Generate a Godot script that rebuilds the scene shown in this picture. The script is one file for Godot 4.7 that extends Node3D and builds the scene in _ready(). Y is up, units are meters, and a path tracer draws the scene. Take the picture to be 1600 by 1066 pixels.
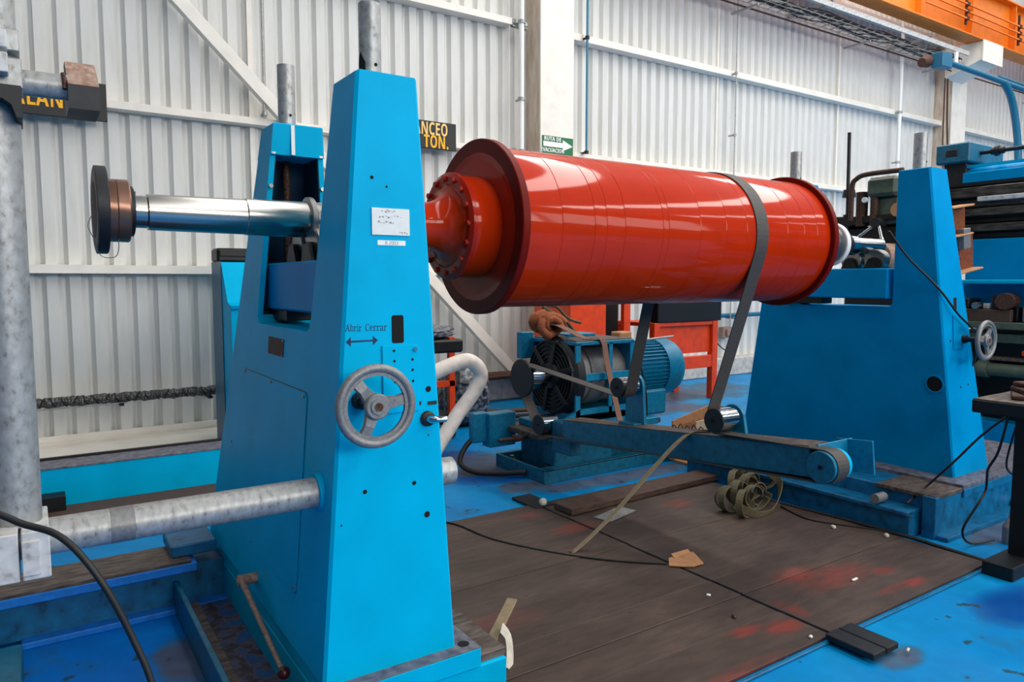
extends Node3D

# ---------------------------------------------------------------- mesh building
const FLAT := 4294967295

class MB:
	var st := SurfaceTool.new()
	var off := Vector3.ZERO
	var group := 1
	var uvf: Callable
	func _init(o := Vector3.ZERO):
		st.begin(Mesh.PRIMITIVE_TRIANGLES)
		off = o
	func tri(a: Vector3, b: Vector3, c: Vector3, out: Vector3, g := FLAT):
		var q := [a, b, c]
		if (b - a).cross(c - a).dot(out) > 0.0:
			q = [a, c, b]
		for p in q:
			st.set_smooth_group(g)
			if uvf.is_valid():
				st.set_uv(uvf.call(p))
			st.add_vertex(p - off)
	func quad(a: Vector3, b: Vector3, c: Vector3, d: Vector3, out: Vector3, g := FLAT):
		tri(a, b, c, out, g)
		tri(a, c, d, out, g)
	func face(pts: PackedVector3Array, out: Vector3):
		var n := Vector3.ZERO
		for i in pts.size():
			n += pts[i].cross(pts[(i + 1) % pts.size()])
		n = n.normalized()
		var ux := Vector3.UP.cross(n) if absf(n.y) < 0.9 else Vector3.RIGHT.cross(n)
		ux = ux.normalized()
		var uy := n.cross(ux)
		var poly := PackedVector2Array()
		for p in pts:
			poly.append(Vector2(p.dot(ux), p.dot(uy)))
		var idx := Geometry2D.triangulate_polygon(poly)
		if idx.is_empty():
			for i in range(1, pts.size() - 1):
				tri(pts[0], pts[i], pts[i + 1], out)
			return
		for i in range(0, idx.size(), 3):
			tri(pts[idx[i]], pts[idx[i + 1]], pts[idx[i + 2]], out)
	func box(c: Vector3, s: Vector3, bev := 0.0, b := Basis()):
		var h := s / 2.0
		if bev <= 0.0:
			for ax in 3:
				for sg in [-1.0, 1.0]:
					var n := Vector3.ZERO
					n[ax] = sg
					var u := Vector3.ZERO
					var v := Vector3.ZERO
					u[(ax + 1) % 3] = h[(ax + 1) % 3]
					v[(ax + 2) % 3] = h[(ax + 2) % 3]
					var m := n * h[ax]
					quad(c + b * (m - u - v), c + b * (m + u - v), c + b * (m + u + v), c + b * (m - u + v), b * n)
			return
		bev = minf(bev, minf(h.x, minf(h.y, h.z)) * 0.9)
		for ax in 3:
			var a1 := (ax + 1) % 3
			var a2 := (ax + 2) % 3
			for sg in [-1.0, 1.0]:
				var n := Vector3.ZERO
				n[ax] = sg
				var q := []
				for k in [[-1, -1], [1, -1], [1, 1], [-1, 1]]:
					var p := Vector3.ZERO
					p[ax] = sg * h[ax]
					p[a1] = k[0] * (h[a1] - bev)
					p[a2] = k[1] * (h[a2] - bev)
					q.append(c + b * p)
				quad(q[0], q[1], q[2], q[3], b * n)
			for s1 in [-1.0, 1.0]:
				for s2 in [-1.0, 1.0]:
					var q := []
					for k in [[-1, 0], [1, 0], [1, 1], [-1, 1]]:
						var p := Vector3.ZERO
						p[ax] = k[0] * (h[ax] - bev)
						p[a1] = s1 * (h[a1] - (bev if k[1] == 0 else 0.0))
						p[a2] = s2 * (h[a2] - (0.0 if k[1] == 0 else bev))
						q.append(c + b * p)
					var n := Vector3.ZERO
					n[a1] = s1
					n[a2] = s2
					quad(q[0], q[1], q[2], q[3], b * n)
		for sx in [-1.0, 1.0]:
			for sy in [-1.0, 1.0]:
				for sz in [-1.0, 1.0]:
					var s3 := Vector3(sx, sy, sz)
					tri(c + b * (s3 * Vector3(h.x, h.y - bev, h.z - bev)), c + b * (s3 * Vector3(h.x - bev, h.y, h.z - bev)), c + b * (s3 * Vector3(h.x - bev, h.y - bev, h.z)), b * s3)
	func span(lo: Vector3, hi: Vector3, bev := 0.0):
		box((lo + hi) / 2.0, hi - lo, bev)
	func loft(secs: Array, smooth := false, caps := true):
		var g := FLAT
		if smooth:
			group += 1
			g = group
		var n := (secs[0] as PackedVector3Array).size()
		var cen := []
		var nrm := []
		for s in secs:
			var c := Vector3.ZERO
			var m := Vector3.ZERO
			for i in n:
				c += s[i] / float(n)
				m += (s[i] - s[0]).cross(s[(i + 1) % n] - s[0])
			cen.append(c)
			nrm.append(m)
		for k in secs.size() - 1:
			var d: Vector3 = cen[k + 1] - cen[k]
			var sg := 1.0 if (nrm[k] as Vector3).dot(d) >= 0.0 else -1.0
			for i in n:
				var j := (i + 1) % n
				var e: Vector3 = (secs[k][j] - secs[k][i])
				if e.length() < 1e-7:
					e = secs[k + 1][j] - secs[k + 1][i]
				quad(secs[k][i], secs[k][j], secs[k + 1][j], secs[k + 1][i], e.cross(d) * sg, g)
		if caps:
			face(secs[0], cen[0] - cen[1])
			face(secs[-1], cen[-1] - cen[-2])
	func lathe(o: Vector3, axis: Vector3, prof: Array, n := 32, smooth := false):
		axis = axis.normalized()
		var u := (Vector3.UP if absf(axis.y) < 0.9 else Vector3.RIGHT).cross(axis).normalized()
		var v := axis.cross(u)
		group += 1
		for k in prof.size() - 1:
			if not smooth:
				group += 1
			var p0: Vector2 = prof[k]
			var p1: Vector2 = prof[k + 1]
			var dt := p1.x - p0.x
			var dr := p1.y - p0.y
			if absf(dt) + absf(dr) < 1e-7:
				continue
			for i in n:
				var a := TAU * i / n
				var b := TAU * (i + 1) / n
				if i == n - 1:
					b = 0.0
				var ra := u * cos(a) + v * sin(a)
				var rb := u * cos(b) + v * sin(b)
				var out := axis * -dr + (ra + rb) * 0.5 * dt
				var q0 := o + axis * p0.x + ra * p0.y
				var q1 := o + axis * p0.x + rb * p0.y
				var q2 := o + axis * p1.x + rb * p1.y
				var q3 := o + axis * p1.x + ra * p1.y
				if p0.y < 1e-6:
					tri(q0, q2, q3, out, group)
				elif p1.y < 1e-6:
					tri(q0, q1, q2, out, group)
				else:
					quad(q0, q1, q2, q3, out, group)
	func cyl(p0: Vector3, p1: Vector3, r: float, r1 := -1.0, n := 20):
		if r1 < 0.0:
			r1 = r
		var l := p0.distance_to(p1)
		lathe(p0, p1 - p0, [Vector2(0, 0), Vector2(0, r), Vector2(l, r1), Vector2(l, 0)], n)
	func ccyl(p0: Vector3, p1: Vector3, r: float, ch := 0.004, n := 24):
		var l := p0.distance_to(p1)
		lathe(p0, p1 - p0, [Vector2(0, 0), Vector2(0, r - ch), Vector2(ch, r), Vector2(l - ch, r), Vector2(l, r - ch), Vector2(l, 0)], n)
	func pipe(p0: Vector3, p1: Vector3, r: float, ri: float, n := 24):
		var l := p0.distance_to(p1)
		lathe(p0, p1 - p0, [Vector2(0, ri), Vector2(0, r), Vector2(l, r), Vector2(l, ri), Vector2(0, ri)], n)
	func ball(c: Vector3, r: float, sc := Vector3.ONE, n := 16):
		var prof := []
		for i in n / 2 + 1:
			var a := PI * i / (n / 2)
			prof.append(Vector2(-cos(a) * r, sin(a) * r if i > 0 and i < n / 2 else 0.0))
		lathe(c, Vector3(0, 1, 0), prof, n, true)
	func torus(c: Vector3, axis: Vector3, R: float, r: float, n := 40, m := 12):
		var prof := []
		for i in m + 1:
			var a := TAU * i / m
			prof.append(Vector2(-cos(a) * r, R - sin(a) * r) if i % m else Vector2(-r, R))
		prof.reverse()
		lathe(c, axis, prof, n, true)
	func tube(path: Array, r, n := 10, caps := true):
		var secs := []
		var t0: Vector3 = (path[1] - path[0]).normalized()
		var u := (Vector3.UP if absf(t0.y) < 0.9 else Vector3.RIGHT).cross(t0).normalized()
		for i in path.size():
			var a: Vector3 = path[maxi(i - 1, 0)]
			var b: Vector3 = path[mini(i + 1, path.size() - 1)]
			var t := (b - a).normalized()
			u = (u - t * u.dot(t)).normalized()
			var v := t.cross(u)
			var rr: float = r[i] if r is Array else r
			var ring := PackedVector3Array()
			for k in n:
				var an := TAU * k / n
				ring.append(path[i] + (u * cos(an) + v * sin(an)) * rr)
			secs.append(ring)
		loft(secs, true, caps)
	func strap(path: Array, sides, w: float, th: float):
		var secs := []
		for i in path.size():
			var a: Vector3 = path[maxi(i - 1, 0)]
			var b: Vector3 = path[mini(i + 1, path.size() - 1)]
			var t := (b - a).normalized()
			var s: Vector3 = sides[i] if sides is Array else sides
			s = (s - t * s.dot(t)).normalized()
			var m := t.cross(s) * th / 2.0
			var h := s * w / 2.0
			secs.append(PackedVector3Array([path[i] - h - m, path[i] + h - m, path[i] + h + m, path[i] - h + m]))
		loft(secs, false, true)
	func prism(poly: PackedVector2Array, f: Callable, smooth := false):
		var a := PackedVector3Array()
		var b := PackedVector3Array()
		for p in poly:
			a.append(f.call(p, 0.0))
			b.append(f.call(p, 1.0))
		loft([a, b], smooth)
	func sheet(grid: Array, out: Vector3, smooth := true):
		var g := FLAT
		if smooth:
			group += 1
			g = group
		for i in grid.size() - 1:
			for j in (grid[i] as Array).size() - 1:
				quad(grid[i][j], grid[i][j + 1], grid[i + 1][j + 1], grid[i + 1][j], out, g)

func commit(m: MB) -> ArrayMesh:
	m.st.generate_normals()
	return m.st.commit()

func rrect(w: float, h: float, r: float, n := 4) -> PackedVector2Array:
	var out := PackedVector2Array()
	for k in 4:
		var c := Vector2((w / 2 - r) * [1, -1, -1, 1][k], (h / 2 - r) * [1, 1, -1, -1][k])
		for i in n + 1:
			var a := PI / 2 * (k + float(i) / n)
			out.append(c + Vector2(cos(a), sin(a)) * r)
	return out

func bez(pts: Array, n := 8) -> Array:
	var out := []
	var m := pts.size()
	for i in m - 1:
		var p0: Vector3 = pts[maxi(i - 1, 0)]
		var p1: Vector3 = pts[i]
		var p2: Vector3 = pts[i + 1]
		var p3: Vector3 = pts[mini(i + 2, m - 1)]
		for k in n:
			out.append(p1.cubic_interpolate(p2, p0, p3, float(k) / n))
	out.append(pts[-1])
	return out

# ---------------------------------------------------------------- scene tree
var used := {}

func numbered(called: String) -> String:
	var n: int = used.get(called, 0)
	used[called] = n + 1
	return called if n == 0 else "%s_%03d" % [called, n]

func meta(o: Node, label := "", category := "", group := "", kind := ""):
	if label: o.set_meta("label", label)
	if category: o.set_meta("category", category)
	if group: o.set_meta("group", group)
	if kind: o.set_meta("kind", kind)

func thing(called: String, at: Vector3, label: String, category: String, group := "") -> Node3D:
	var o := Node3D.new()
	o.name = numbered(called)
	o.position = at
	add_child(o)
	meta(o, label, category, group)
	return o

func wpos(o: Node3D) -> Vector3:
	var p := Vector3.ZERO
	var n: Node = o
	while n != self and n is Node3D:
		p += (n as Node3D).position
		n = n.get_parent()
	return p

func mb(o: Node3D = null) -> MB:
	return MB.new(wpos(o) if o else Vector3.ZERO)

func part(o: Node3D, called: String, m: MB, mat: Material, label := "") -> MeshInstance3D:
	var i := MeshInstance3D.new()
	i.name = called
	i.mesh = commit(m)
	i.material_override = mat
	o.add_child(i, true)
	if label: i.set_meta("label", label)
	return i

func single(called: String, m: MB, mat: Material, label: String, category: String, group := "") -> MeshInstance3D:
	var i := MeshInstance3D.new()
	i.name = numbered(called)
	i.mesh = commit(m)
	i.material_override = mat
	i.position = m.off
	add_child(i)
	meta(i, label, category, group)
	return i

func struct(called: String, m: MB, mat: Material, label: String) -> MeshInstance3D:
	var i := single(called, m, mat, label, "")
	i.set_meta("kind", "structure")
	return i

func lettering(o: Node3D, called: String, text: String, at: Vector3, h: float, mat: Material, basis := Basis(), squeeze := 1.0, font_name := "Droid Sans", weight := 700, depth := 0.002):
	var t := TextMesh.new()
	var f := SystemFont.new()
	f.font_names = PackedStringArray([font_name])
	f.font_weight = weight
	t.font = f
	t.text = text
	t.font_size = 64
	t.pixel_size = h / 46.0
	t.depth = depth
	t.curve_step = 2.0
	t.horizontal_alignment = HORIZONTAL_ALIGNMENT_CENTER
	t.vertical_alignment = VERTICAL_ALIGNMENT_CENTER
	var i := MeshInstance3D.new()
	i.name = called
	i.mesh = t
	i.material_override = mat
	o.add_child(i, true)
	i.transform = Transform3D(basis * Basis.from_scale(Vector3(squeeze, 1, 1)), at - wpos(o))

# ---------------------------------------------------------------- materials
var M := {}

func noise_tex(stops: Array, freq: float, oct := 5, sd := 1, size := 512, kind := FastNoiseLite.TYPE_SIMPLEX_SMOOTH, bump := 0.0) -> NoiseTexture2D:
	var n := FastNoiseLite.new()
	n.noise_type = kind
	n.seed = sd
	n.frequency = freq
	n.fractal_octaves = oct
	var t := NoiseTexture2D.new()
	t.width = size
	t.height = size
	t.seamless = true
	t.noise = n
	if bump > 0.0:
		t.as_normal_map = true
		t.bump_strength = bump
	else:
		var g := Gradient.new()
		g.offsets = PackedFloat32Array(stops.map(func(s): return s[0]))
		g.colors = PackedColorArray(stops.map(func(s): return s[1]))
		t.color_ramp = g
	return t

func plain(col: Color, rough := 0.6, metal := 0.0) -> StandardMaterial3D:
	var m := StandardMaterial3D.new()
	m.albedo_color = col
	m.roughness = rough
	m.metallic = metal
	return m

func textured(tex: Texture2D, scale, rough := 0.6, metal := 0.0, normal: Texture2D = null, nscale := 0.5) -> StandardMaterial3D:
	var m := plain(Color.WHITE, rough, metal)
	m.albedo_texture = tex
	m.uv1_triplanar = true
	m.uv1_world_triplanar = true
	m.uv1_scale = scale if scale is Vector3 else Vector3(scale, scale, scale)
	if normal:
		m.normal_enabled = true
		m.normal_texture = normal
		m.normal_scale = nscale
	return m

func shade(c: Color, k: float) -> Color:
	return Color(clampf(c.r * k, 0, 1), clampf(c.g * k, 0, 1), clampf(c.b * k, 0, 1))

func mottled(c: Color, amount: float, sd: int, freq := 0.012) -> NoiseTexture2D:
	return noise_tex([[0.0, shade(c, 1.0 - amount)], [0.35, shade(c, 1.0 - amount * 0.3)], [0.6, c], [1.0, shade(c, 1.0 + amount * 0.5)]], freq, 6, sd)

func materials():
	var bump := noise_tex([], 0.03, 4, 3, 512, FastNoiseLite.TYPE_SIMPLEX_SMOOTH, 2.0)
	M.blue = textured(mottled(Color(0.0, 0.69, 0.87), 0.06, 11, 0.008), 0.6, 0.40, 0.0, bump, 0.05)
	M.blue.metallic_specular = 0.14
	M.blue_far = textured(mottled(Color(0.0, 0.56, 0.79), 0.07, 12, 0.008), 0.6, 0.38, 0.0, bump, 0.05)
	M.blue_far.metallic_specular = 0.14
	M.blue_recess_shade = plain(Color(0.0, 0.20, 0.29), 0.7)  # dark tone that paints shade into the tower recess
	M.teal = textured(noise_tex([[0.0, Color(0.0, 0.25, 0.33)], [0.3, Color(0.0, 0.36, 0.47)], [0.6, Color(0.0, 0.38, 0.50)], [1.0, Color(0.0, 0.43, 0.56)]], 0.014, 7, 21), 2.0, 0.45)
	M.bed = textured(noise_tex([[0.0, Color(0.02, 0.18, 0.28)], [0.3, Color(0.0, 0.35, 0.51)], [0.6, Color(0.0, 0.39, 0.57)], [1.0, Color(0.0, 0.45, 0.64)]], 0.012, 7, 22), 1.6, 0.45)
	M.motor_blue = textured(mottled(Color(0.0, 0.47, 0.62), 0.2, 24, 0.02), 2.0, 0.4)
	M.royal = textured(mottled(Color(0.0, 0.46, 0.82), 0.2, 25), 2.0, 0.5)
	M.worn_top = textured(noise_tex([[0.0, Color(0.16, 0.13, 0.12)], [0.4, Color(0.30, 0.25, 0.22)], [0.7, Color(0.38, 0.33, 0.30)], [1.0, Color(0.45, 0.40, 0.37)]], 0.02, 6, 31), Vector3(0.7, 2, 2.5), 0.6)
	M.grey_plate = textured(noise_tex([[0.0, Color(0.24, 0.24, 0.28)], [0.5, Color(0.38, 0.38, 0.43)], [1.0, Color(0.50, 0.50, 0.54)]], 0.02, 6, 32), 1.5, 0.5)
	M.patchy = textured(noise_tex([[0.0, Color(0.14, 0.11, 0.13)], [0.30, Color(0.24, 0.20, 0.24)], [0.46, Color(0.36, 0.32, 0.40)], [0.62, Color(0.10, 0.28, 0.48)], [1.0, Color(0.0, 0.36, 0.66)]], 0.012, 5, 33), Vector3(1.6, 2.0, 1.6), 0.6)
	M.galv = textured(noise_tex([[0.0, Color(0.36, 0.35, 0.34)], [0.28, Color(0.60, 0.60, 0.59)], [0.55, Color(0.64, 0.645, 0.64)], [1.0, Color(0.72, 0.73, 0.73)]], 0.02, 7, 41), Vector3(4.0, 2.2, 4.0), 0.42, 0.35, bump, 0.25)
	M.galv_bright = textured(noise_tex([[0.0, Color(0.58, 0.57, 0.56)], [0.4, Color(0.78, 0.78, 0.77)], [1.0, Color(0.86, 0.86, 0.86)]], 0.012, 7, 42), 3.0, 0.5, 0.05, bump, 0.2)
	M.chrome = plain(Color(0.70, 0.69, 0.67), 0.22, 1.0)
	M.steel = plain(Color(0.55, 0.54, 0.53), 0.32, 0.9)
	M.bright_steel = plain(Color(0.78, 0.80, 0.80), 0.12, 1.0)
	M.cast = textured(mottled(Color(0.52, 0.52, 0.52), 0.2, 43, 0.03), 4.0, 0.45, 0.35)
	M.dark_steel = textured(mottled(Color(0.12, 0.13, 0.15), 0.35, 44, 0.02), 2.0, 0.5, 0.3)
	M.bronze = plain(Color(0.50, 0.37, 0.31), 0.28, 0.7)
	M.black = plain(Color(0.025, 0.025, 0.03), 0.5)
	M.hole = plain(Color(0.008, 0.008, 0.01), 0.9)
	M.black_iron = textured(mottled(Color(0.06, 0.06, 0.065), 0.4, 45, 0.02), 2.0, 0.5, 0.2)
	M.rubber = plain(Color(0.09, 0.088, 0.086), 0.55)
	M.belt = textured(mottled(Color(0.25, 0.235, 0.225), 0.25, 46, 0.03), 3.0, 0.6)
	M.red = textured(mottled(Color(0.72, 0.165, 0.015), 0.06, 51, 0.01), Vector3(0.7, 1.2, 1.2), 0.4)
	M.red.metallic_specular = 0.12
	M.red.clearcoat_enabled = true
	M.red.clearcoat = 0.45
	M.red.clearcoat_roughness = 0.06
	M.red_dark = textured(mottled(Color(0.64, 0.12, 0.05), 0.08, 52, 0.01), 1.0, 0.35)
	M.red_dark.metallic_specular = 0.15
	M.red_dark.clearcoat_enabled = true
	M.red_dark.clearcoat = 0.3
	M.red_dark.clearcoat_roughness = 0.1
	M.red_rim = textured(mottled(Color(0.42, 0.07, 0.04), 0.1, 57), 1.0, 0.4)
	M.red_rim.metallic_specular = 0.2
	M.orange_red = textured(mottled(Color(0.90, 0.26, 0.02), 0.12, 53), 1.0, 0.45)
	M.crane = textured(mottled(Color(0.90, 0.47, 0.05), 0.08, 54), 0.5, 0.45)
	M.cream = textured(mottled(Color(0.93, 0.91, 0.87), 0.05, 61), 0.5, 0.55)
	M.beige = textured(noise_tex([[0.0, Color(0.72, 0.64, 0.56)], [0.5, Color(0.82, 0.75, 0.68)], [1.0, Color(0.87, 0.82, 0.76)]], 0.01, 5, 62), Vector3(1.5, 0.4, 1.5), 0.6)
	M.sheet = textured(noise_tex([[0.0, Color(0.79, 0.785, 0.765)], [0.3, Color(0.83, 0.828, 0.81)], [0.6, Color(0.845, 0.845, 0.83)], [1.0, Color(0.86, 0.86, 0.85)]], 0.01, 6, 63), Vector3(1.2, 0.25, 1.2), 0.5)
	M.concrete = textured(noise_tex([[0.0, Color(0.58, 0.57, 0.54)], [0.35, Color(0.70, 0.69, 0.67)], [1.0, Color(0.78, 0.78, 0.76)]], 0.012, 6, 64), 1.2, 0.8)
	M.ceiling = plain(Color(0.55, 0.55, 0.55), 0.7)
	M.dull_wall = plain(Color(0.45, 0.44, 0.43), 0.8)
	M.wood = textured(noise_tex([[0.0, Color(0.20, 0.14, 0.12)], [0.5, Color(0.29, 0.21, 0.17)], [1.0, Color(0.37, 0.28, 0.23)]], 0.02, 5, 71), Vector3(0.8, 6, 6), 0.75)
	M.brown_board = textured(noise_tex([[0.0, Color(0.30, 0.14, 0.05)], [0.5, Color(0.46, 0.23, 0.09)], [1.0, Color(0.58, 0.32, 0.14)]], 0.02, 5, 72), Vector3(3, 3, 3), 0.5)
	M.card = textured(mottled(Color(0.72, 0.52, 0.36), 0.12, 73), 3.0, 0.85)
	M.card_pale = textured(mottled(Color(0.84, 0.73, 0.60), 0.10, 74), 3.0, 0.85)
	M.paper = textured(mottled(Color(0.90, 0.91, 0.90), 0.03, 75), 5.0, 0.7)
	M.ink = plain(Color(0.01, 0.16, 0.34), 0.7)
	M.grey_ink = plain(Color(0.52, 0.54, 0.54), 0.8)
	M.yellow = plain(Color(1.0, 0.72, 0.06), 0.6)
	M.cream_letter = plain(Color(0.98, 0.80, 0.50), 0.6)
	M.sign_black = plain(Color(0.055, 0.06, 0.075), 0.55)
	M.sign_green = plain(Color(0.03, 0.42, 0.24), 0.5)
	M.white = plain(Color(0.93, 0.93, 0.92), 0.5)
	M.khaki = textured(mottled(Color(0.38, 0.35, 0.26), 0.25, 76, 0.03), 4.0, 0.85)
	M.tan_strap = textured(mottled(Color(0.50, 0.36, 0.30), 0.2, 77, 0.03), 4.0, 0.8)
	M.cloth = textured(mottled(Color(0.62, 0.34, 0.20), 0.35, 78, 0.02), 3.0, 0.9)
	M.plastic_bag = textured(noise_tex([[0.0, Color(0.05, 0.06, 0.08)], [0.45, Color(0.16, 0.18, 0.22)], [0.62, Color(0.45, 0.47, 0.50)], [1.0, Color(0.75, 0.76, 0.78)]], 0.016, 5, 79), 1.6, 0.3)
	M.pale_bag = textured(mottled(Color(0.80, 0.78, 0.72), 0.25, 80, 0.02), 2.0, 0.6)
	M.hose = textured(mottled(Color(0.93, 0.88, 0.84), 0.12, 81), 2.0, 0.6)
	M.rust = textured(noise_tex([[0.0, Color(0.12, 0.06, 0.04)], [0.5, Color(0.28, 0.17, 0.12)], [1.0, Color(0.45, 0.34, 0.28)]], 0.03, 5, 82), 4.0, 0.7, 0.2)
	M.rust_pale = textured(noise_tex([[0.0, Color(0.42, 0.30, 0.25)], [0.5, Color(0.60, 0.48, 0.42)], [1.0, Color(0.74, 0.66, 0.60)]], 0.02, 5, 83), 4.0, 0.6, 0.1)
	M.ball_red = plain(Color(0.26, 0.05, 0.06), 0.3)
	M.blue_jib = plain(Color(0.05, 0.38, 0.50), 0.45)
	M.drill_green = textured(mottled(Color(0.30, 0.35, 0.29), 0.2, 84), 2.0, 0.5)
	M.lathe_metal = textured(noise_tex([[0.0, Color(0.14, 0.13, 0.12)], [0.5, Color(0.28, 0.26, 0.245)], [1.0, Color(0.42, 0.40, 0.38)]], 0.02, 5, 85), Vector3(3, 3, 0.6), 0.4, 0.5)
	M.conduit_blue = plain(Color(0.16, 0.50, 0.62), 0.5)
	M.tape = textured(mottled(Color(0.58, 0.50, 0.38), 0.2, 86), 4.0, 0.7)
	M.braid = textured(noise_tex([[0.0, Color(0.04, 0.035, 0.035)], [0.45, Color(0.10, 0.09, 0.09)], [0.62, Color(0.42, 0.41, 0.40)], [1.0, Color(0.66, 0.65, 0.64)]], 0.03, 4, 87), 3.0, 0.5)
	M.clear = plain(Color(0.75, 0.74, 0.72, 0.35), 0.25)
	M.clear.transparency = BaseMaterial3D.TRANSPARENCY_ALPHA
	M.skylight = plain(Color(0.9, 0.9, 0.9), 0.6)
	M.skylight.emission_enabled = true
	M.skylight.emission = Color(0.95, 0.98, 1.0)
	M.skylight.emission_energy_multiplier = 3.0

func blob(p: Vector2, c: Vector2, r: Vector2) -> float:
	var d := ((p - c) / r).length()
	return clampf(1.0 - d * d, 0.0, 1.0)

func image_material(w: int, h: int, f: Callable, rough: float) -> StandardMaterial3D:
	var data := PackedByteArray()
	data.resize(w * h * 3)
	var k := 0
	for y in h:
		for x in w:
			var c: Color = f.call(float(x) / w, float(y) / h)
			data[k] = int(clampf(c.r, 0, 1) * 255)
			data[k + 1] = int(clampf(c.g, 0, 1) * 255)
			data[k + 2] = int(clampf(c.b, 0, 1) * 255)
			k += 3
	var m := plain(Color.WHITE, rough)
	m.albedo_texture = ImageTexture.create_from_image(Image.create_from_data(w, h, false, Image.FORMAT_RGB8, data))
	return m

const FLOOR := Rect2(-2.0, -9.0, 12.0, 10.0)
const DECK := Rect2(1.2, -4.05, 3.2, 2.4)

func floor_material() -> StandardMaterial3D:
	var n := FastNoiseLite.new()
	n.seed = 5
	n.frequency = 1.1
	n.fractal_octaves = 5
	var n2 := FastNoiseLite.new()
	n2.seed = 9
	n2.frequency = 6.0
	n2.fractal_octaves = 3
	# worn places, where the paint has been walked or scraped off
	var worn := [[Vector2(3.3, -5.2), Vector2(0.9, 0.45)], [Vector2(3.7, -7.3), Vector2(1.6, 0.5)], [Vector2(3.9, -4.22), Vector2(1.1, 0.16)], [Vector2(7.6, -7.0), Vector2(1.6, 0.8)], [Vector2(6.4, -6.2), Vector2(0.9, 0.4)], [Vector2(0.46, -3.15), Vector2(0.14, 0.3)], [Vector2(4.95, -1.98), Vector2(0.5, 0.14)], [Vector2(3.05, -4.4), Vector2(0.3, 0.2)], [Vector2(2.93, -1.52), Vector2(0.18, 0.10)], [Vector2(5.0, -6.4), Vector2(1.5, 0.5)]]
	var deep := [[Vector2(3.1, -4.85), Vector2(0.5, 0.3)], [Vector2(3.9, -1.45), Vector2(0.35, 0.2)], [Vector2(3.0, -5.5), Vector2(0.4, 0.3)], [Vector2(0.1, -3.0), Vector2(0.5, 0.6)], [Vector2(2.6, -6.8), Vector2(1.0, 0.4)]]
	return image_material(1100, 920, func(u: float, v: float) -> Color:
		var p := Vector2(FLOOR.position.x + u * FLOOR.size.x, FLOOR.position.y + v * FLOOR.size.y)
		var a := n.get_noise_2d(p.x, p.y)
		var b := n2.get_noise_2d(p.x, p.y)
		var c := Color(0.0, 0.53, 0.76).lerp(Color(0.0, 0.47, 0.73), clampf(0.5 + a, 0, 1))
		var d := 0.0
		for q in deep:
			d = maxf(d, blob(p, q[0], q[1]))
		c = c.lerp(Color(0.0, 0.29, 0.58), clampf(d * 1.3 + a * 0.4, 0, 1) * float(d > 0.0))
		if p.x < 0.9 and p.y > -3.8:
			c = c.lerp(Color(0.0, 0.44, 0.80), 0.8)
		var w := 0.0
		for q in worn:
			w = maxf(w, blob(p, q[0], q[1]))
		var k := clampf((w * 0.9 + a * 0.55 + b * 0.25 - 0.18) * 2.0, 0, 1)
		c = c.lerp(Color(0.38, 0.38, 0.46).lerp(Color(0.31, 0.29, 0.35), clampf(0.5 + b, 0, 1)), k * 0.85)
		if b > 0.56 and a > 0.05:
			c = c.lerp(Color(0.20, 0.17, 0.16), 0.7)
		return c * (1.0 + b * 0.06), 0.42)

func deck_material() -> StandardMaterial3D:
	var n := FastNoiseLite.new()
	n.seed = 15
	n.frequency = 1.6
	n.fractal_octaves = 6
	var n2 := FastNoiseLite.new()
	n2.seed = 19
	n2.frequency = 9.0
	n2.fractal_octaves = 4
	# red paint spilled on the boards: [centre, radii, strength]
	var red := [[Vector2(3.27, -2.23), Vector2(0.20, 0.12), 0.75], [Vector2(3.42, -2.12), Vector2(0.35, 0.14), 0.6], [Vector2(3.70, -1.85), Vector2(0.12, 0.045), 1.4], [Vector2(3.54, -1.87), Vector2(0.16, 0.035), 0.9], [Vector2(3.72, -2.02), Vector2(0.12, 0.05), 0.9], [Vector2(2.73, -1.92), Vector2(0.13, 0.07), 1.5], [Vector2(2.56, -1.99), Vector2(0.12, 0.05), 1.1], [Vector2(2.92, -2.02), Vector2(0.06, 0.12), 0.8], [Vector2(2.69, -3.81), Vector2(0.15, 0.08), 0.6], [Vector2(2.77, -3.44), Vector2(0.22, 0.11), 0.7], [Vector2(3.68, -3.45), Vector2(0.15, 0.10), 0.6], [Vector2(2.3, -1.78), Vector2(0.3, 0.05), 0.8], [Vector2(1.7, -2.65), Vector2(0.3, 0.12), 0.35]]
	return image_material(1024, 768, func(u: float, v: float) -> Color:
		var p := Vector2(DECK.position.x + u * DECK.size.x, DECK.position.y + v * DECK.size.y)
		var a := n.get_noise_2d(p.x * 0.6, p.y * 1.8)
		var b := n2.get_noise_2d(p.x * 0.5, p.y * 2.2)
		var c := Color(0.23, 0.17, 0.145).lerp(Color(0.30, 0.238, 0.208), clampf(0.5 + a * 1.2, 0, 1))
		c = c * (1.0 + b * 0.22)
		var r := 0.0
		for q in red:
			r = maxf(r, blob(p, q[0], q[1]) * q[2])
		var k := clampf(r * (0.85 + a * 0.9 + b * 0.7), 0, 1)
		c = c.lerp(Color(0.55, 0.15, 0.10), k * 0.7)
		var s := blob(p, Vector2(3.3, -2.28), Vector2(0.12, 0.07))
		c = c.lerp(Color(0.56, 0.33, 0.28), clampf(s * (0.7 + a), 0, 1) * 0.6)
		if b > 0.58:
			c = c.lerp(Color(0.12, 0.09, 0.085), 0.5)
		return c, 0.62)

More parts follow.
